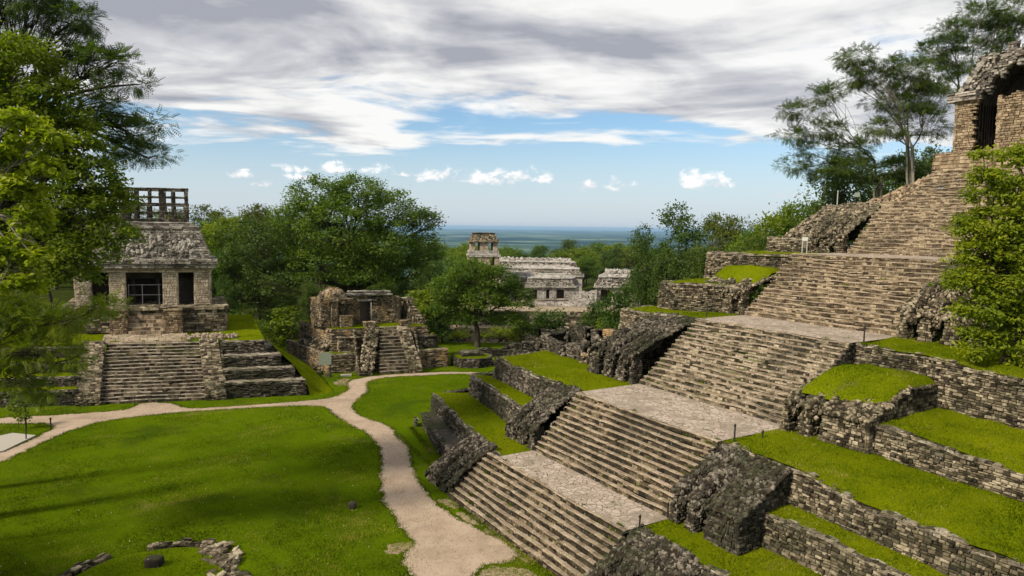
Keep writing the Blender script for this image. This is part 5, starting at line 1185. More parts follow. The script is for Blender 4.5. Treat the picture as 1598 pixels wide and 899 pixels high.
# loose stones at the foot of the small pyramid
for i, (x, y, s) in enumerate(((-22.0, 76.6, .5), (-23.3, 78.4, .45), (-20.6, 74.6, .42), (-19.4, 73.6, .35), (-5.0, 79.2, .4), (-24.9, 80.6, .5))):
    boulder('fallen_block', ('flat fallen block at the foot of the small platform, near its left corner', 'flat fallen block halfway along the left side of the small platform', 'fallen block beside the notice board', 'low block at the left front corner of the small platform',
                             'pale block under the right side of the small platform', 'farthest fallen block along the left side of the small platform')[i], (x, y, 0.16), (s, s * 0.8, 0.22), 'stone_brown', 3.0 + i, 'stone')
def post(label, x, y, z, h, r=0.045, mat='post', name='barrier_post', group='thin dark barrier posts'):
    mb = MB(); tube(mb, [(x, y, z - 0.1), (x, y, z + h * 0.5), (x + 0.02, y, z + h)], [r, r * 0.95, r * 0.9], n=8, cap=True); tube(mb, [(x, y, z + h - 0.12), (x, y, z + h - 0.06)], r * 1.5, n=8, cap=True)
    return tag(mb.build(name, M[mat], loc=(x, y, z)), label, 'post', group)
post('thin post at the near front corner of the lowest paved landing', 5.9, 30.8, 2.4, 0.75)
post('thin post at the back of the lowest paved landing by the rubble flank', 7.5, 32.3, 2.4, 0.75)
post('thin post at the front corner of the second landing', 11.0, 33.8, 5.65, 0.9)
post('short stub post in the middle of the second landing edge', 12.7, 34.7, 5.65, 0.35)
post('thin post at the back of the second landing', 14.4, 35.9, 5.65, 0.75)
post('thin post at the front corner of the third landing', 20.1, 39.8, 9.75, 0.9)
post('thin post at the back corner of the third landing', 23.4, 43.0, 9.75, 0.9)
post('thin post on the grass at the far end of the third landing', 14.2, 51.0, 9.7, 1.0)
post('thin post at the left foot of the broad stairway', -38.3, 60.3, 0, 0.9)
post('thin post before the middle of the broad stairway', -32.9, 60.6, 0, 0.8)
post('post at the tip of the small grass island', -35.5, 53.3, 0, 0.9, 0.06)
post('dark post standing behind the pale slab on the grass island', -37.4, 53.3, 0, 2.2, 0.06)
post('short post at the near edge of the grass island', -35.4, 50.4, 0, 0.9)
post('white post of the notice on the upper terrace', *W(39.4, 58.5), 18.2, 1.5, 0.05, 'rail')
def sign(label, x, y, z, h, w, bh, rot, mat, back):
    t = thing('notice_board', label, 'sign', (x, y, z)); f = FR((x, y), rot, rot)
    for s in (-w * 0.42, w * 0.42):
        mb = MB(); tube(mb, [f(s, 0, z), f(s, 0, z + h)], 0.045, n=8, cap=True); mb.build('post', M['post'] if mat == 'board' else M['rail'], t)
    mb = MB(); box(mb, -w / 2, w / 2, -0.07, -0.03, z + h - bh, z + h, 0, fr=f.t); mb.build('board', M[mat], t)
sign('pale green notice board on two dark posts before the small platform', -19.4, 72.6, 0, 2.7, 1.25, 1.25, 12, 'board', 0)
sign('small white notice on two posts at the far end of the fourth landing', *W(36.8, 50.6), 14.2, 1.3, 0.42, 0.3, -20, 'board_back', 0)
sign('small yellowish notice on the upper left terrace', *W(37.6, 58.6), 18.3, 1.1, 0.45, 0.35, -10, 'board', 0)

# ------------------------------------------------------------------ plants
def at(px, py, D):
    """a point measured on the photograph, set at its true distance D"""
    m = SC.camera.matrix_world; d = m.to_3x3() @ Vector(((px - 799) / 1100, (449.5 - py) / 1100, -1)); k = D / d.y
    return np.array((0, 0, CAM_H)) + np.array(d) * k
def unit_(v): return v / np.maximum(np.linalg.norm(v, axis=-1, keepdims=True), 1e-9)
def leaves(mb, c, out, size, aspect=0.5, droop=0.25, rnd=None, upn=0.8, mat=0):
    """one bent rhombus per leaf"""
    K = len(c); t = unit(rng.normal(0, 1, (K, 3)) * (1, 1, 0.5) + out * 0.7 + (0, 0, -droop))
    n = unit(rng.normal(0, 0.55, (K, 3)) + (0, 0, upn) + out * 0.35); w = unit(np.cross(n, t)); n = np.cross(t, w)
    L = size * rng.uniform(0.65, 1.3, K)[:, None]; B = L * aspect * rng.uniform(0.8, 1.2, K)[:, None]
    V = np.stack([c - t * L * 0.5, c + w * B * 0.5 + n * L * 0.05, c + t * L * 0.5 - n * L * 0.10, c - w * B * 0.5 + n * L * 0.05], 1)
    mb.add(V.reshape(-1, 3), quads=(np.arange(K) * 4)[:, None] + np.arange(4), rnd=rng.random(K) if rnd is None else rnd, mat=mat)
def fronds(mb, c, out, size, pairs=5, ll=0.34, aspect=0.3, rnd=None, droop=0.3, mat=0):
    """feathery leaves: leaflets in pairs along an arching rachis"""
    K = len(c); t = unit(rng.normal(0, 0.6, (K, 3)) * (1, 1, 0.5) + out + (0, 0, -droop * 0.3)); n = unit(rng.normal(0, 0.35, (K, 3)) + (0, 0, 1)); w = unit(np.cross(n, t)); n = np.cross(t, w)
    L = size * rng.uniform(0.7, 1.3, K)[:, None]; r = rng.random(K) if rnd is None else rnd; Vs = []
    for i in range(pairs):
        f = (i + 1) / pairs; p = c + t * L * f - n * L * droop * f * f; l = L * ll * (1 - 0.55 * abs(f - 0.45))
        for sg in (-1, 1):
            d = unit(w * sg + t * 0.45 - n * 0.25); q = unit(np.cross(d, n))
            Vs.append(np.stack([p, p + d * l * 0.5 + q * l * aspect * 0.5, p + d * l, p + d * l * 0.5 - q * l * aspect * 0.5], 1))
    V = np.concatenate(Vs); mb.add(V.reshape(-1, 3), quads=(np.arange(len(V)) * 4)[:, None] + np.arange(4), rnd=np.tile(r, pairs * 2), mat=mat)
def clumps_in(lobes, per_area, lo=0.55, up=-0.35):
    C, O, I = [], [], []
    for i, (x, y, z, rx, ry, rz) in enumerate(lobes):
        n = max(4, int(per_area * (rx * rz + ry * rz + rx * ry) / 3)); d = unit(rng.normal(0, 1, (n * 2, 3))); d = d[d[:, 2] > up][:n]; n = len(d)
        r = rng.uniform(lo, 1.0, (n, 1)) ** 0.7 * rng.uniform(0.9, 1.12, (n, 1))
        C.append(np.array((x, y, z)) + d * r * (rx, ry, rz)); O.append(unit(d * (1 / rx, 1 / ry, 1 / rz))); I += [i] * n
    return np.concatenate(C), np.concatenate(O), np.array(I)
def limb(mb, a, b, r0, r1, bend=0.12, n=7, sag=0.0, sides=6):
    a, b = np.array(a, float), np.array(b, float); L = np.linalg.norm(b - a); f = np.linspace(0, 1, n)[:, None]
    j = rng.normal(0, 1, 3) * L * bend; P = a + (b - a) * f + j * np.sin(f * np.pi) * 0.6 + rng.normal(0, 1, 3) * L * bend * 0.35 * np.sin(f * 2 * np.pi) + np.array((0, 0, 1)) * L * sag * np.sin(f * np.pi)
    tube(mb, P, np.linspace(r0, r1, n), n=sides); return P
def tree(label, base, lobes, fork, trunk_r, leaf='leaf_mid', bark='bark', per=3.0, lpc=40, size=0.3, spread=0.6, kind='leaf', name='tree', twigs=0.35, cat='tree', group=None, aspect=0.5, lo=0.55, up=-0.35, stems=1, droop=0.25, pairs=5, thing_=True):
    base = np.array(base, float); t = thing(name, label, cat, tuple(base), group)
    C, O, I = clumps_in(lobes, per, lo, up)
    mb = MB(); fork = np.array(fork, float)
    forks = [fork + rng.normal(0, 0.5, 3) * (i > 0) for i in range(stems)]
    for i in range(stems):
        b0 = base + np.array((rng.normal(0, .5), rng.normal(0, .5), 0)) * (i > 0); d = forks[i] - b0
        tube(mb, [b0 + (0, 0, -0.4), b0 + d * 0.08 + rng.normal(0, .05, 3), b0 + d * 0.35 + rng.normal(0, .18, 3), b0 + d * 0.7 + rng.normal(0, .18, 3), forks[i]],
             np.array([1.5, 1.05, 0.85, 0.72, 0.62]) * trunk_r, n=9)
    tops = []
    for i, (x, y, z, rx, ry, rz) in enumerate(lobes):
        f = forks[i % stems]; e = np.array((x, y, z - rz * 0.35)); P = limb(mb, f, e, trunk_r * 0.5, trunk_r * 0.13, 0.10, sag=0.05); tops.append(P)
    for k in np.nonzero(rng.random(len(C)) < twigs)[0]:
        P = tops[I[k]]; a = P[rng.integers(2, len(P))]; limb(mb, a, C[k], trunk_r * 0.10 + 0.012, 0.012, 0.10, n=4, sides=4)
    mb.build('trunk', M[bark], t, smooth=True)
    mb = MB(); K = len(C); cnt = rng.poisson(lpc * rng.uniform(0.4, 1.5, K)); idx = np.repeat(np.arange(K), cnt)
    sp = spread * rng.uniform(0.7, 1.3, K)[idx][:, None]
    P = C[idx] + rng.normal(0, 0.5, (len(idx), 3)) * sp * (1, 1, 0.55); out = unit(O[idx] + unit(P - C[idx]) * 0.7)
    rn = np.clip(rng.random(K)[idx] * 0.55 + rng.random(len(idx)) * 0.45, 0, 1)
    if kind == 'leaf': leaves(mb, P, out, size, aspect, rnd=rn, droop=droop)
    else: fronds(mb, P, out, size, rnd=rn, droop=droop, pairs=pairs, aspect=aspect)
    mb.build('crown', M[leaf], t); return t
def L_at(D, *lb, dz=1.0):
    """lobes measured as (px, py, half-width px, half-height px[, extra depth])"""
    out = []
    for q in lb:
        px, py, rx, rz = q[:4]; dd = D + (q[4] if len(q) > 4 else 0); p = at(px, py, dd); k = dd / 1100
        out.append((p[0], p[1], p[2], rx * k, max(rx, rz) * k * dz, rz * k))
    return out
def gz(x, y): return float(terrain(x, y))

# the large tree behind the small temple
bx, by = at(545, 450, 104)[:2]
tree('huge round-crowned dark green tree towering behind the small roofless temple', (bx, by, gz(bx, by)),
     L_at(104, (500, 315, 48, 38), (560, 305, 48, 34), (608, 338, 46, 40), (463, 352, 48, 36), (535, 360, 66, 50, -3), (600, 395, 56, 45, -2), (440, 400, 46, 38), (500, 420, 55, 42, -4), (570, 430, 48, 34, -3), (655, 350, 30, 26, 3), (662, 395, 28, 34, 3), (636, 425, 36, 28, 2)),
     at(540, 455, 104), 0.75, 'leaf_rich', per=5.2, lpc=50, size=0.42, spread=1.25, twigs=0.3)
x, y = at(400, 450, 98)[:2]
tree('dark shaggy tree filling the gap left of the huge round-crowned tree', (x, y, gz(x, y)), L_at(98, (400, 375, 42, 34), (372, 415, 40, 40), (425, 440, 44, 40), (385, 470, 44, 34), (440, 485, 36, 30)), at(405, 470, 98), 0.4, 'leaf_dark', per=5, lpc=44, size=0.38, spread=1.1)
x, y = at(745, 530, 93)[:2]
tree('medium round tree with a dark leaning trunk, right of the small temple', (x, y, gz(x, y) - 0.2),
     L_at(93, (735, 428, 34, 24), (775, 440, 32, 26), (700, 455, 30, 26), (805, 468, 26, 26), (750, 468, 42, 28), (692, 486, 22, 20), (722, 500, 24, 16), (790, 500, 28, 16)), at(743, 492, 93), 0.42, 'leaf_rich', per=13, lpc=56, size=0.34, spread=0.85, aspect=0.42, name='tree')

# trees left, near the viewer
D = 38
x0, y0 = -31.0, 38.0
tree('feathery dark tree reaching long fine sprays across the sky at the top left', (-33, 40, 0),
     L_at(40, (40, 5, 70, 26), (110, 30, 46, 20), (95, 72, 46, 24), (160, 100, 52, 22), (205, 128, 26, 12), (150, 165, 46, 24), (205, 205, 40, 22), (240, 190, 18, 12), (232, 240, 28, 20), (180, 235, 32, 16), (10, -60, 90, 50)), at(20, 190, 40), 0.38, 'leaf_dark', per=16, lpc=24, size=0.44, spread=0.55, kind='frond', lo=0.2, up=-0.9, twigs=0.6, aspect=0.42, pairs=5)
tree('dense vine-draped tree at the left edge, half hiding the stone temple', (-29.5, 36, 0),
     L_at(37, (30, 100, 60, 42), (75, 150, 46, 36), (40, 190, 56, 46), (110, 215, 50, 44), (70, 260, 56, 46), (140, 280, 44, 40), (180, 320, 34, 30), (110, 330, 60, 46), (175, 365, 38, 26), (60, 360, 56, 50), (130, 395, 52, 38), (95, 430, 48, 34), (20, 420, 50, 50), (0, 260, 60, 60), (-50, 330, 60, 90), (-50, 150, 60, 90)), at(0, 440, 37), 0.5, 'leaf_fresh', per=24, lpc=46, size=0.25, spread=0.55, twigs=0.12)
tree('bright yellow-green broad-leaved tree with pale curved twigs at the left edge', (-27.5, 31, 0),
     L_at(31, (20, 185, 40, 16), (60, 215, 40, 18), (10, 240, 44, 20), (70, 262, 30, 14), (20, 295, 46, 26), (50, 345, 30, 26), (10, 390, 40, 34), (60, 400, 26, 24), (30, 440, 40, 22)), at(-30, 330, 31), 0.13, 'leaf_bright', 'bark_pale', per=60, lpc=17, size=0.30, spread=0.32, twigs=0.28, aspect=0.62, lo=0.2, up=-0.8)
tree('fine-leaved shrub hanging low at the lower left edge above the path', (-28.5, 33, 0),
     L_at(33, (30, 500, 60, 26), (105, 500, 42, 16), (60, 545, 56, 26), (110, 560, 30, 20), (20, 590, 50, 34), (70, 610, 30, 16), (0, 480, 60, 40), (-60, 560, 70, 80), (150, 478, 36, 10)), at(-30, 560, 33), 0.14, 'leaf_fresh', per=34, lpc=10, size=0.42, spread=0.40, kind='frond', twigs=0.25, lo=0.2, up=-0.8, aspect=0.34, pairs=6, name='shrub', cat='shrub')
t = tree('young sapling with round leaves beside the dark post at the left edge', (-38.0, 53.4, 0), [(-38.3, 53.3, 1.6, 0.5, 0.5, 1.2), (-37.5, 53.3, 0.8, 0.35, 0.35, 0.7)], (-38.1, 53.4, 1.0), 0.03, 'leaf_fresh', per=60, lpc=8, size=0.24, spread=0.3, aspect=0.7, name='sapling', cat='sapling')

# shrub tree on the right terrace
x, y = W(16.6, 38.6)
tree('leafy tree with drooping sprays standing on the terrace at the right edge', (x, y, 9.8),
     L_at(y, (1585, 245, 26, 20), (1545, 275, 24, 14), (1528, 305, 15, 10), (1580, 300, 30, 24), (1560, 345, 36, 26), (1515, 355, 26, 8), (1535, 390, 36, 24), (1590, 390, 36, 36), (1518, 430, 26, 20), (1565, 440, 44, 30), (1530, 480, 32, 24), (1590, 490, 36, 30), (1545, 525, 26, 24), (1650, 380, 50, 90), (1502, 405, 14, 6), (1500, 342, 10, 4), (1490, 442, 16, 9), (1498, 482, 14, 8), (1520, 548, 16, 9), (1582, 556, 22, 14), (1508, 515, 12, 6), (1535, 238, 14, 6)), at(1590, 500, y), 0.16, 'leaf_lime', per=40, lpc=52, size=0.23, spread=0.5, twigs=0.15, aspect=0.5, up=-0.8)
for i, (u, v, r) in enumerate(((15.0, 38.3, 1.0), (17.6, 37.6, 0.6), (13.2, 38.0, 1.1))):
    x, y = W(u, v); tree(('leafy bush under the drooping tree on the right terrace', 'small tuft of long leaves at the terrace wall edge on the right', 'low bush at the very right edge of the terrace')[i], (x, y, 9.7), [(x, y, 9.8 + r * 0.8, r, r, r * 0.9)], (x, y, 10.1), 0.05, 'leaf_bright', per=26, lpc=20, size=0.24, spread=0.4, name='bush', cat='bush', aspect=0.3)

# open-crowned trees at the top right behind the pyramid
def open_tree(label, D, lobes, base, fork, stems=3, per=7.5, leaf='leaf_dark', lpc=34.0, **kw):
    b = at(*base, D); return tree(label, (b[0], b[1], gz(b[0], b[1])), L_at(D, *lobes, dz=0.8), at(*fork, D), 0.17, leaf, 'bark_pale', per=per, lpc=lpc, size=0.5, spread=0.66, kind='frond', lo=0.15, up=-0.9, twigs=0.6, stems=stems, aspect=0.5, pairs=4, **kw)
open_tree('slender open tree leaning left beyond the pyramid, leftmost of the top right group', 78, [(1250, 175, 34, 14), (1290, 150, 34, 18), (1240, 212, 28, 12), (1285, 205, 40, 16), (1240, 260, 26, 20), (1290, 270, 34, 22), (1330, 235, 36, 20), (1265, 235, 20, 12)], (1395, 330), (1365, 250), 2)
open_tree('many-stemmed open tree with pale trunks, in the middle of the top right group', 74, [(1340, 90, 34, 20), (1375, 120, 44, 26), (1330, 125, 26, 16), (1420, 110, 44, 26), (1400, 160, 50, 26), (1450, 150, 40, 26), (1455, 200, 30, 30), (1380, 200, 40, 18)], (1425, 320), (1415, 225), 4)
open_tree('tall open tree rising above the ruined shrine at the top right corner', 84, [(1480, 50, 34, 22), (1530, 25, 44, 22), (1500, 90, 40, 28), (1560, 50, 44, 28), (1455, 85, 26, 20), (1600, 20, 50, 40), (1470, 130, 34, 26), (1560, 100, 40, 28)], (1500, 320), (1500, 150), 3)
open_tree('small dark open tree low beside the upper terrace notice', 76, [(1310, 262, 30, 16), (1355, 270, 34, 18), (1400, 262, 34, 18), (1440, 268, 34, 16)], (1375, 320), (1375, 290), 3, per=12, leaf='leaf_dark')

# repeated trees: built once, then copied with their trunk and crown
def proto(name, label, H, rc, seed, leaf, shape, n_l, **kw):
    st = rng.bit_generator.state; lob = []
    for i in range(n_l):
        a = rng.uniform(0, 6.28); q = rng.uniform(0, 1) ** 0.6
        if shape == 'dome': z = H * rng.uniform(0.42, 0.86); w = math.sin(min(1, (H - z) / (H * 0.55) + 0.25) * 1.57); rr = rc * w * q * 0.75; s = rc * rng.uniform(0.30, 0.46)
        elif shape == 'tall': z = H * rng.uniform(0.22, 0.92); rr = rc * q * (1.05 - 0.6 * z / H); s = rc * rng.uniform(0.34, 0.5)
        else: z = H * rng.uniform(0.62, 0.92); rr = rc * q; s = rc * rng.uniform(0.24, 0.40)
        lob.append((rr * math.cos(a), rr * math.sin(a), z, s, s, s * (0.75 if shape != 'flat' else 0.42)))
    lob.append((0, 0, H * 0.9, rc * 0.35, rc * 0.35, H * 0.10))
    return tree(label, (0, 0, 0), lob, (0, 0, H * (0.34 if shape != 'tall' else 0.3)), rc * 0.055, leaf, name=name, **kw)
PROTO = [
    proto('tree', 'x', 15, 6.2, 1, 'leaf_rich', 'dome', 16, per=4.2, lpc=34, size=0.42, spread=1.15, twigs=0.12),
    proto('tree', 'x', 17, 5.2, 2, 'leaf_dark', 'tall', 18, per=4.4, lpc=34, size=0.42, spread=1.1, twigs=0.12),
    proto('tree', 'x', 14, 6.8, 3, 'leaf_fresh', 'dome', 15, per=4.0, lpc=34, size=0.46, spread=1.2, twigs=0.12),
    proto('tree', 'x', 17, 6.4, 4, 'leaf_olive', 'flat', 13, per=5.5, lpc=26, size=0.42, spread=1.0, twigs=0.35, lo=0.3),
    proto('tree', 'x', 16, 4.4, 5, 'leaf_mid', 'tall', 16, per=5.2, lpc=34, size=0.38, spread=1.0, twigs=0.12),
    proto('shrub', 'x', 3.4, 2.3, 6, 'leaf_fresh', 'dome', 9, per=14, lpc=26, size=0.30, spread=0.6, twigs=0.1),
    proto('shrub', 'x', 3.0, 2.4, 7, 'leaf_mid', 'dome', 9, per=14, lpc=26, size=0.28, spread=0.6, twigs=0.1),
    proto('bush', 'x', 1.9, 1.9, 8, 'leaf_bright', 'dome', 8, per=16, lpc=20, size=0.26, spread=0.5, twigs=0.1, aspect=0.35),
]
used = [False] * len(PROTO)
def plant(k, x, y, s, label, group=None, cat=None, z=None, sz=None, rz=None):
    p = PROTO[k]
    if not used[k]: o = p; used[k] = True; kids = []
    else:
        o = p.copy(); COL.objects.link(o)
        for ch in p.children:
            c = ch.copy(); COL.objects.link(c); c.parent = o
    o.location = (x, y, (gz(x, y) if z is None else z) - 0.2); o.rotation_euler = (0, 0, random.uniform(0, 6.28) if rz is None else rz); o.scale = (s, s, s if sz is None else sz)
    o['label'] = label; o['category'] = cat or ('tree' if k < 5 else 'shrub')
    if group: o['group'] = group
    elif 'group' in o: del o['group']
    return o
HT = [15 * .99, 17 * .97, 14 * .99, 17 * .97, 16 * .97, 3.3, 2.9, 1.8]
def plant_px(k, px, top, D, label, wf=1.0, **kw):
    """tree whose top stands at the measured point"""
    p = at(px, top, D); g = gz(p[0], p[1]); h = max(1.0, p[2] - g); s = h / HT[k]; return plant(k, p[0], p[1], s * wf, label, sz=s, **kw)
for k, px, top, D_, wf, label in (
    (4, 1005, 355, 84, 0.6, 'narrow tree at the left end of the row beyond the pyramid terraces'),
    (4, 1058, 322, 92, 0.9, 'tallest tree of the row between the plain and the pyramid terraces'),
    (3, 1118, 338, 104, 0.7, 'airy tree with gaps of sky right of the tallest one in the row'),
    (3, 1150, 342, 108, 0.6, 'thin-crowned tree against the sky in the middle of the row beyond the pyramid'),
    (0, 1185, 350, 96, 0.75, 'rounded tree just above the far end of the upper terraces'),
    (2, 1222, 322, 92, 0.7, 'bright green tree above the brown upper terrace wall'),
    (0, 1262, 300, 90, 0.6, 'dark rounded tree behind the bright green one at the upper terrace'),
    (1, 1040, 395, 78, 0.6, 'dark tree standing close behind the far terrace end'),
    (1, 1095, 385, 82, 0.8, 'dark bushy tree under the airy pair beyond the terraces'),
    (4, 998, 430, 78, 0.45, 'low bright tree at the left foot of the row beyond the terraces'),
    (0, 1150, 378, 86, 0.8, 'low rounded tree behind the middle terrace wall'),
    (1, 1205, 365, 84, 0.8, 'dark tree directly behind the stepped terrace corner'),
    (1, 1320, 262, 84, 0.7, 'dark bushy tree under the slender open trees, left one'),
    (0, 1385, 255, 86, 0.6, 'dark bushy tree under the slender open trees, middle one'),
    (1, 1450, 232, 88, 0.6, 'dark bushy tree left of the shrine plinth'),
    (3, 312, 322, 128, 0.9, 'distant tree showing just right of the roof comb'),
    (2, 345, 340, 112, 1.0, 'pale green rounded tree right of the stone temple roof'),
    (2, 372, 333, 126, 1.0, 'pale green tree behind and left of the huge round-crowned tree'),
    (3, 405, 322, 120, 0.8, 'flat-topped tree whose dark spray juts left of the huge tree'),
    (0, 335, 388, 98, 0.8, 'darker tree beside the right corner of the stone temple'),
    (4, 350, 430, 92, 0.8, 'small tree behind the stone temple plinth corner'),
    (2, 270, 350, 120, 0.9, 'tree behind the lattice roof comb'),
    (0, 200, 345, 118, 1.0, 'tree behind the left half of the stone temple'),
    (1, 130, 330, 115, 1.0, 'tree behind the temple, mostly hidden by the near foliage'),
    (1, 70, 320, 112, 1.0, 'tree at the far left behind the near foliage'),
    (1, 20, 300, 108, 1.0, 'tree at the left edge behind the near foliage'),
    (1, 480, 440, 92, 0.7, 'dark tree close behind the left corner of the small temple'),
    (4, 625, 425, 108, 0.8, 'dark tree behind the right end of the small temple'),
    (0, 695, 392, 150, 0.9, 'tree between the huge tree and the palace tower'),
    (4, 668, 402, 130, 0.9, 'tree just right of the huge tree crown')):
    plant_px(k, px, top, D_, label, wf)
for k, px, top, D_, wf, label in (
    (5, 668, 452, 98, 1.2, 'bright shrub left of the medium round tree'),
    (6, 690, 500, 96, 1.2, 'dark shrub under the left side of the medium round tree'),
    (6, 842, 486, 104, 1.0, 'broad shrub right of the medium round tree, below the palace wall'),
    (5, 812, 500, 100, 0.7, 'smaller shrub at the right foot of the medium round tree'),
    (6, 930, 474, 100, 0.6, 'dark shrub beside the far corner of the second terrace wall'),
    (6, 972, 462, 88, 0.5, 'shrub at the foot of the trees by the terrace corner'),
    (5, 950, 492, 90, 0.6, 'bright low shrub by the far terrace corner'),
    (7, 715, 515, 99, 1.5, 'yellow-green undergrowth bush left of the dark leaning trunk'),
    (7, 780, 512, 101, 1.6, 'yellow-green undergrowth bush right of the dark leaning trunk'),
    (7, 640, 510, 92, 1.3, 'yellow-green bush behind the small platform, right side'),
    (5, 380, 500, 86, 1.2, 'bright shrub by the grass bank right of the stepped base'),
    (6, 412, 503, 92, 0.9, 'dark shrub between the stepped base and the small platform'),
    (5, 432, 505, 92, 1.0, 'shrub just left of the small platform far corner'),
    (7, 400, 522, 84, 1.2, 'yellow-green bush at the top of the grass bank'),
    (6, 355, 490, 88, 1.2, 'shrub behind the right corner of the temple plinth'),
    (5, 450, 478, 95, 1.3, 'shrub behind the left side of the small platform'),
    (7, 372, 510, 82, 0.9, 'low yellow-green bush on the edge of the upper grass')):
    plant_px(k, px, top, D_, label, wf)
# woods beyond the palace, on the hill at the left and behind the pyramid
for i, (x, y, s) in enumerate(((-31, 19, .9), (-37, 22, 1.0), (-27, 13, .8))):  # unseen trees added to cast shade over the lower-left lawn
    plant(0, x, y, s, ('nearest', 'second', 'third')[i] + ' unseen tree added past the left edge to shade the lawn', group='unseen shade trees added past the left edge')
for row, (yy, top) in enumerate(((240, 392), (262, 388), (290, 385), (325, 383), (370, 381))):
    for x in np.arange(-95 - row * 8, 125 + row * 8, 13.5 + row):
        x1 = x + rng.uniform(-4, 4); y1 = yy + rng.uniform(-8, 8); px = 799 + 1100 * x1 / y1
        if px < 560 or px > 1290: continue
        k = int(rng.choice([0, 1, 2, 3, 0, 2, 4])); plant_px(k, px, top + rng.uniform(-7, 8), y1, 'tree in the far wood behind the palace', rng.uniform(0.85, 1.15), group='trees of the wood behind the palace')
for x, y in [(a, b) for a in np.arange(-130, -24, 12.5) for b in np.arange(128, 215, 15)]:
    x1, y1 = x + rng.uniform(-4, 4), y + rng.uniform(-5, 5); px = 799 + 1100 * x1 / y1
    if px < -60 or px > 640 or (x1 > -32 and y1 > 150): continue
    k = int(rng.choice([0, 1, 2, 3, 0, 4])); plant(k, x1, y1, rng.uniform(0.8, 1.05), 'tree on the wooded slope beyond the temples at the left', group='trees on the wooded slope at the left')
for x, y in [(a, b) for a in np.arange(34, 100, 12) for b in np.arange(100, 170, 14)]:
    x1, y1 = x + rng.uniform(-4, 4), y + rng.uniform(-4, 4); px = 799 + 1100 * x1 / y1
    if px < 1000 or px > 1500: continue
    k = int(rng.choice([0, 1, 2, 4])); plant(k, x1, y1, rng.uniform(0.75, 0.95), 'tree in the wood behind the row beyond the pyramid', group='trees of the wood behind the pyramid')
for k in range(len(PROTO)):
    if not used[k]: plant(k, 60, 190, 1, 'tree in the far wood behind the palace', group='trees of the wood behind the palace')

# ------------------------------------------------------------------ grass blades: tufts over lawn and ledges
def inside(P, poly):
    x, y = P[:, 0], P[:, 1]; c = np.zeros(len(P), bool); q = np.array(poly); x2, y2 = np.roll(q[:, 0], 1), np.roll(q[:, 1], 1)
    for i in range(len(q)):
        a = (q[i, 1] > y) != (y2[i] > y)
        with np.errstate(divide='ignore', invalid='ignore'): c ^= a & (x < (x2[i] - q[i, 0]) * (y - q[i, 1]) / (y2[i] - q[i, 1]) + q[i, 0])
    return c
def blades(mb, P, h):
    K = len(P); a = rng.uniform(0, 6.28, K); w = rng.uniform(0.014, 0.03, K) * (h / 0.1) ** 0.5; l = h * rng.uniform(0.5, 1.4, K)
    lean = rng.normal(0, 0.45, (K, 2)) * l[:, None]; d = np.stack([np.cos(a), np.sin(a)], 1) * w[:, None]
    V = np.zeros((K, 3, 3)); V[:, 0, :2] = P[:, :2] - d; V[:, 1, :2] = P[:, :2] + d; V[:, 2, :2] = P[:, :2] + lean; V[:, :2, 2] = (P[:, 2] - 0.01)[:, None]; V[:, 2, 2] = P[:, 2] + l
    mb.add(V.reshape(-1, 3), tris=(np.arange(K) * 3)[:, None] + np.arange(3), rnd=np.clip(0.5 + 0.55 * hnoise(P[:, 0], P[:, 1], 5.0, 0.45) + 0.3 * hnoise(P[:, 0], P[:, 1], 11.0, 1.9) + rng.normal(0, 0.2, K), 0, 1))
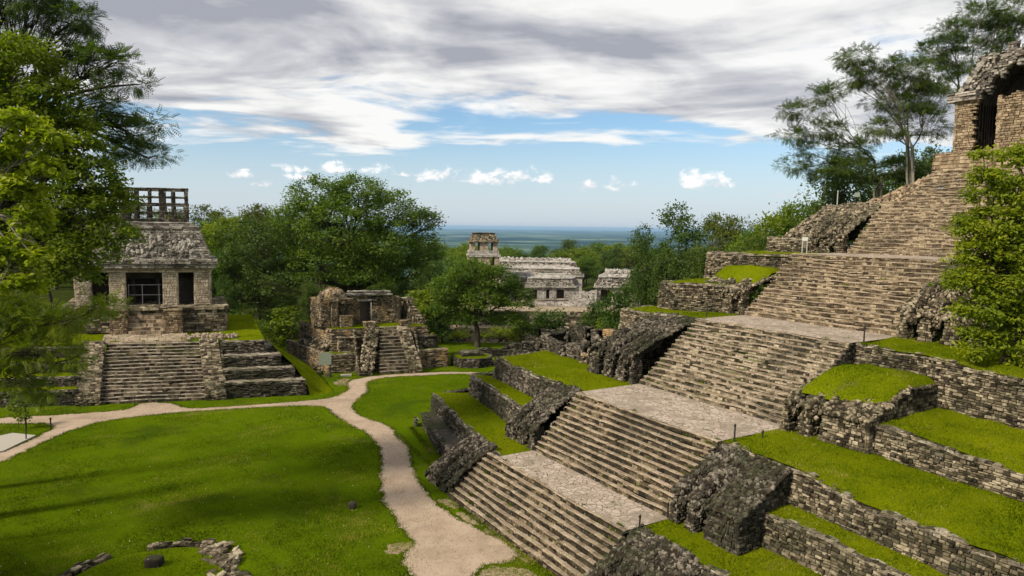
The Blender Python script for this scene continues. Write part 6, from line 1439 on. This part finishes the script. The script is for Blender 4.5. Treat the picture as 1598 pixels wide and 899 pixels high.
def grass():
    mb = MB(); N = 560000
    # even coverage as seen: more tufts close to the viewer
    y = 27 + (77 - 27) * rng.random(N) ** 1.6; x = rng.uniform(-1, 1, N) * y * 0.8; P = np.column_stack([x, y])
    u = x * UX + y * UY; v = x * VX + y * VY
    keep = ((v < 18.0) | (u > 53)) & ((x * 0.2419 * -1 + (y - 61.8) * 0.97 - 31.9 * 0.2419 < -0.6) | (x > -18.5)); P = P[keep & (x < 8)]; path = ragged(PATH_POLY)
    rag = P + 0.08 * rng.normal(0, 1, P.shape); near = inside(P + 0.22 * rng.normal(0, 1, P.shape), PATH_POLY); P = P[~near | (rng.random(len(P)) < 0.03)]
    m = hnoise(P[:, 0], P[:, 1], 2.0, 0.45) + 0.5 * hnoise(P[:, 0], P[:, 1], 9.0, 1.6) + rng.normal(0, 0.35, len(P)); P = P[m > -0.25]
    blades(mb, np.column_stack([P, terrain(P[:, 0], P[:, 1])]), 0.05 + 0.05 * np.clip(0.5 + hnoise(P[:, 0], P[:, 1], 6.0, 0.5), 0, 1.2))
    # longer tufts along the path's edge and at the foot of walls
    e = np.array(path); k = rng.integers(0, len(e), 22000); Q = e[k] + rng.normal(0, 0.10, (22000, 2)); Q = Q[(Q[:, 1] > 26)]
    blades(mb, np.column_stack([Q, terrain(Q[:, 0], Q[:, 1])]), np.full(len(Q), 0.09))
    stuff(mb.build('grass', M['blade']), 'short green grass blades covering the lawn', 'grass')
    mb = MB(); Q = np.column_stack([rng.uniform(-34, 1, 60000), rng.uniform(28, 64, 60000)]); Q = Q[inside(Q, PATH_POLY)][:4200]; K = len(Q)
    scatter_stones(mb, np.column_stack([Q, terrain(Q[:, 0], Q[:, 1]) + 0.015]), np.tile((0, 0, 1.0), (K, 1)), (0.015, 0.05)); stuff(mb.build('gravel', M['path']), 'small loose pebbles lying on the earth path', 'gravel')
    mb = MB(); Q = np.column_stack([rng.uniform(-24, 2, 900), rng.uniform(28, 60, 900)]); Q = Q[(Q[:, 0] * VX + Q[:, 1] * VY) < 17.5]; K = len(Q)
    c = np.column_stack([Q, terrain(Q[:, 0], Q[:, 1]) + 0.06]); leaves(mb, c, np.tile((0, 0, 0.1), (K, 1)), 0.085, 0.6, rnd=rng.random(K))
    stuff(mb.build('fallen_leaves', M['dry_leaf']), 'small pale dry leaves scattered on the lawn', 'leaves')
    mb = MB()
    for X, Z in TURF:
        n, m = Z.shape
        if n < 2 or m < 2: continue
        A = X[:-1, :-1]; ar = np.abs(np.cross(X[1:, :-1] - A, X[:-1, 1:] - A)); dist = np.hypot(A[..., 0], A[..., 1])
        den = np.clip(150 * (35 / dist) ** 2, 6, 240); cnt = rng.poisson(np.minimum(ar * den, 60)).ravel(); idx = np.repeat(np.arange(len(cnt)), cnt)
        i, j = idx // (m - 1), idx % (m - 1); f, g = rng.random(len(idx)), rng.random(len(idx))
        w = [(1 - f) * (1 - g), f * (1 - g), (1 - f) * g, f * g]; c = [(0, 0), (1, 0), (0, 1), (1, 1)]
        P = sum(w_[:, None] * np.column_stack([X[i + a, j + b], Z[i + a, j + b]]) for w_, (a, b) in zip(w, c))
        hn = hnoise(P[:, 0], P[:, 1], 3.0, 0.8) + 0.5 * hnoise(P[:, 0], P[:, 1], 8.0, 2.4)
        P = P[hn + rng.normal(0, .3, len(P)) > -0.6]
        hn = hnoise(P[:, 0], P[:, 1], 3.0, 0.8) + 0.5 * hnoise(P[:, 0], P[:, 1], 8.0, 2.4)
        blades(mb, P, 0.045 + 0.035 * np.clip(0.6 + hn, 0, 1.4) + 0.06 * (rng.random(len(P)) < 0.05))
    for v0, z0, rise, run, n in ((18.15, 0, 2.4, 2.6, 9), (23.25, 2.4, 3.25, 3.35, 12), (31.65, 5.65, 4.1, 5.35, 15), (41.8, 9.75, 4.5, 5.4, 16), (53.0, 14.25, 4.3, 4.8, 14)):
        for _ in range(46):
            i = rng.integers(0, n); u = rng.choice([rng.uniform(UR + 0.1, UL - 0.1), UR + rng.random() * 0.8, UL - rng.random() * 0.8]); k_ = rng.integers(6, 22)
            P = np.column_stack([np.full(k_, u) + rng.normal(0, .10, k_), v0 + i * run / n + run / n * 0.97 + rng.normal(0, .02, k_)]); X_ = P[:, 0] * UX + P[:, 1] * VX; Y_ = P[:, 0] * UY + P[:, 1] * VY
            blades(mb, np.column_stack([X_, Y_, np.full(k_, z0 + (i + 1) * rise / n)]), np.full(k_, 0.13))
    for (pa, pb, zz_) in ((W(35, 18.0), W(23.5, 18.0), 0.0), (W(50, 20.2), W(40, 19.5), 0.0), (W(51, 22.0), W(44, 20.6), 0.0)):
        k_ = 2600; f_ = rng.random((k_, 1)); P = np.array(pa) * (1 - f_) + np.array(pb) * f_ + rng.normal(0, .12, (k_, 2)); blades(mb, np.column_stack([P, np.full(k_, zz_)]), np.full(k_, 0.16) * rng.random(k_))
    stuff(mb.build('terrace_grass', M['blade']), 'bright grass blades on the stone terrace ledges', 'grass')
grass()
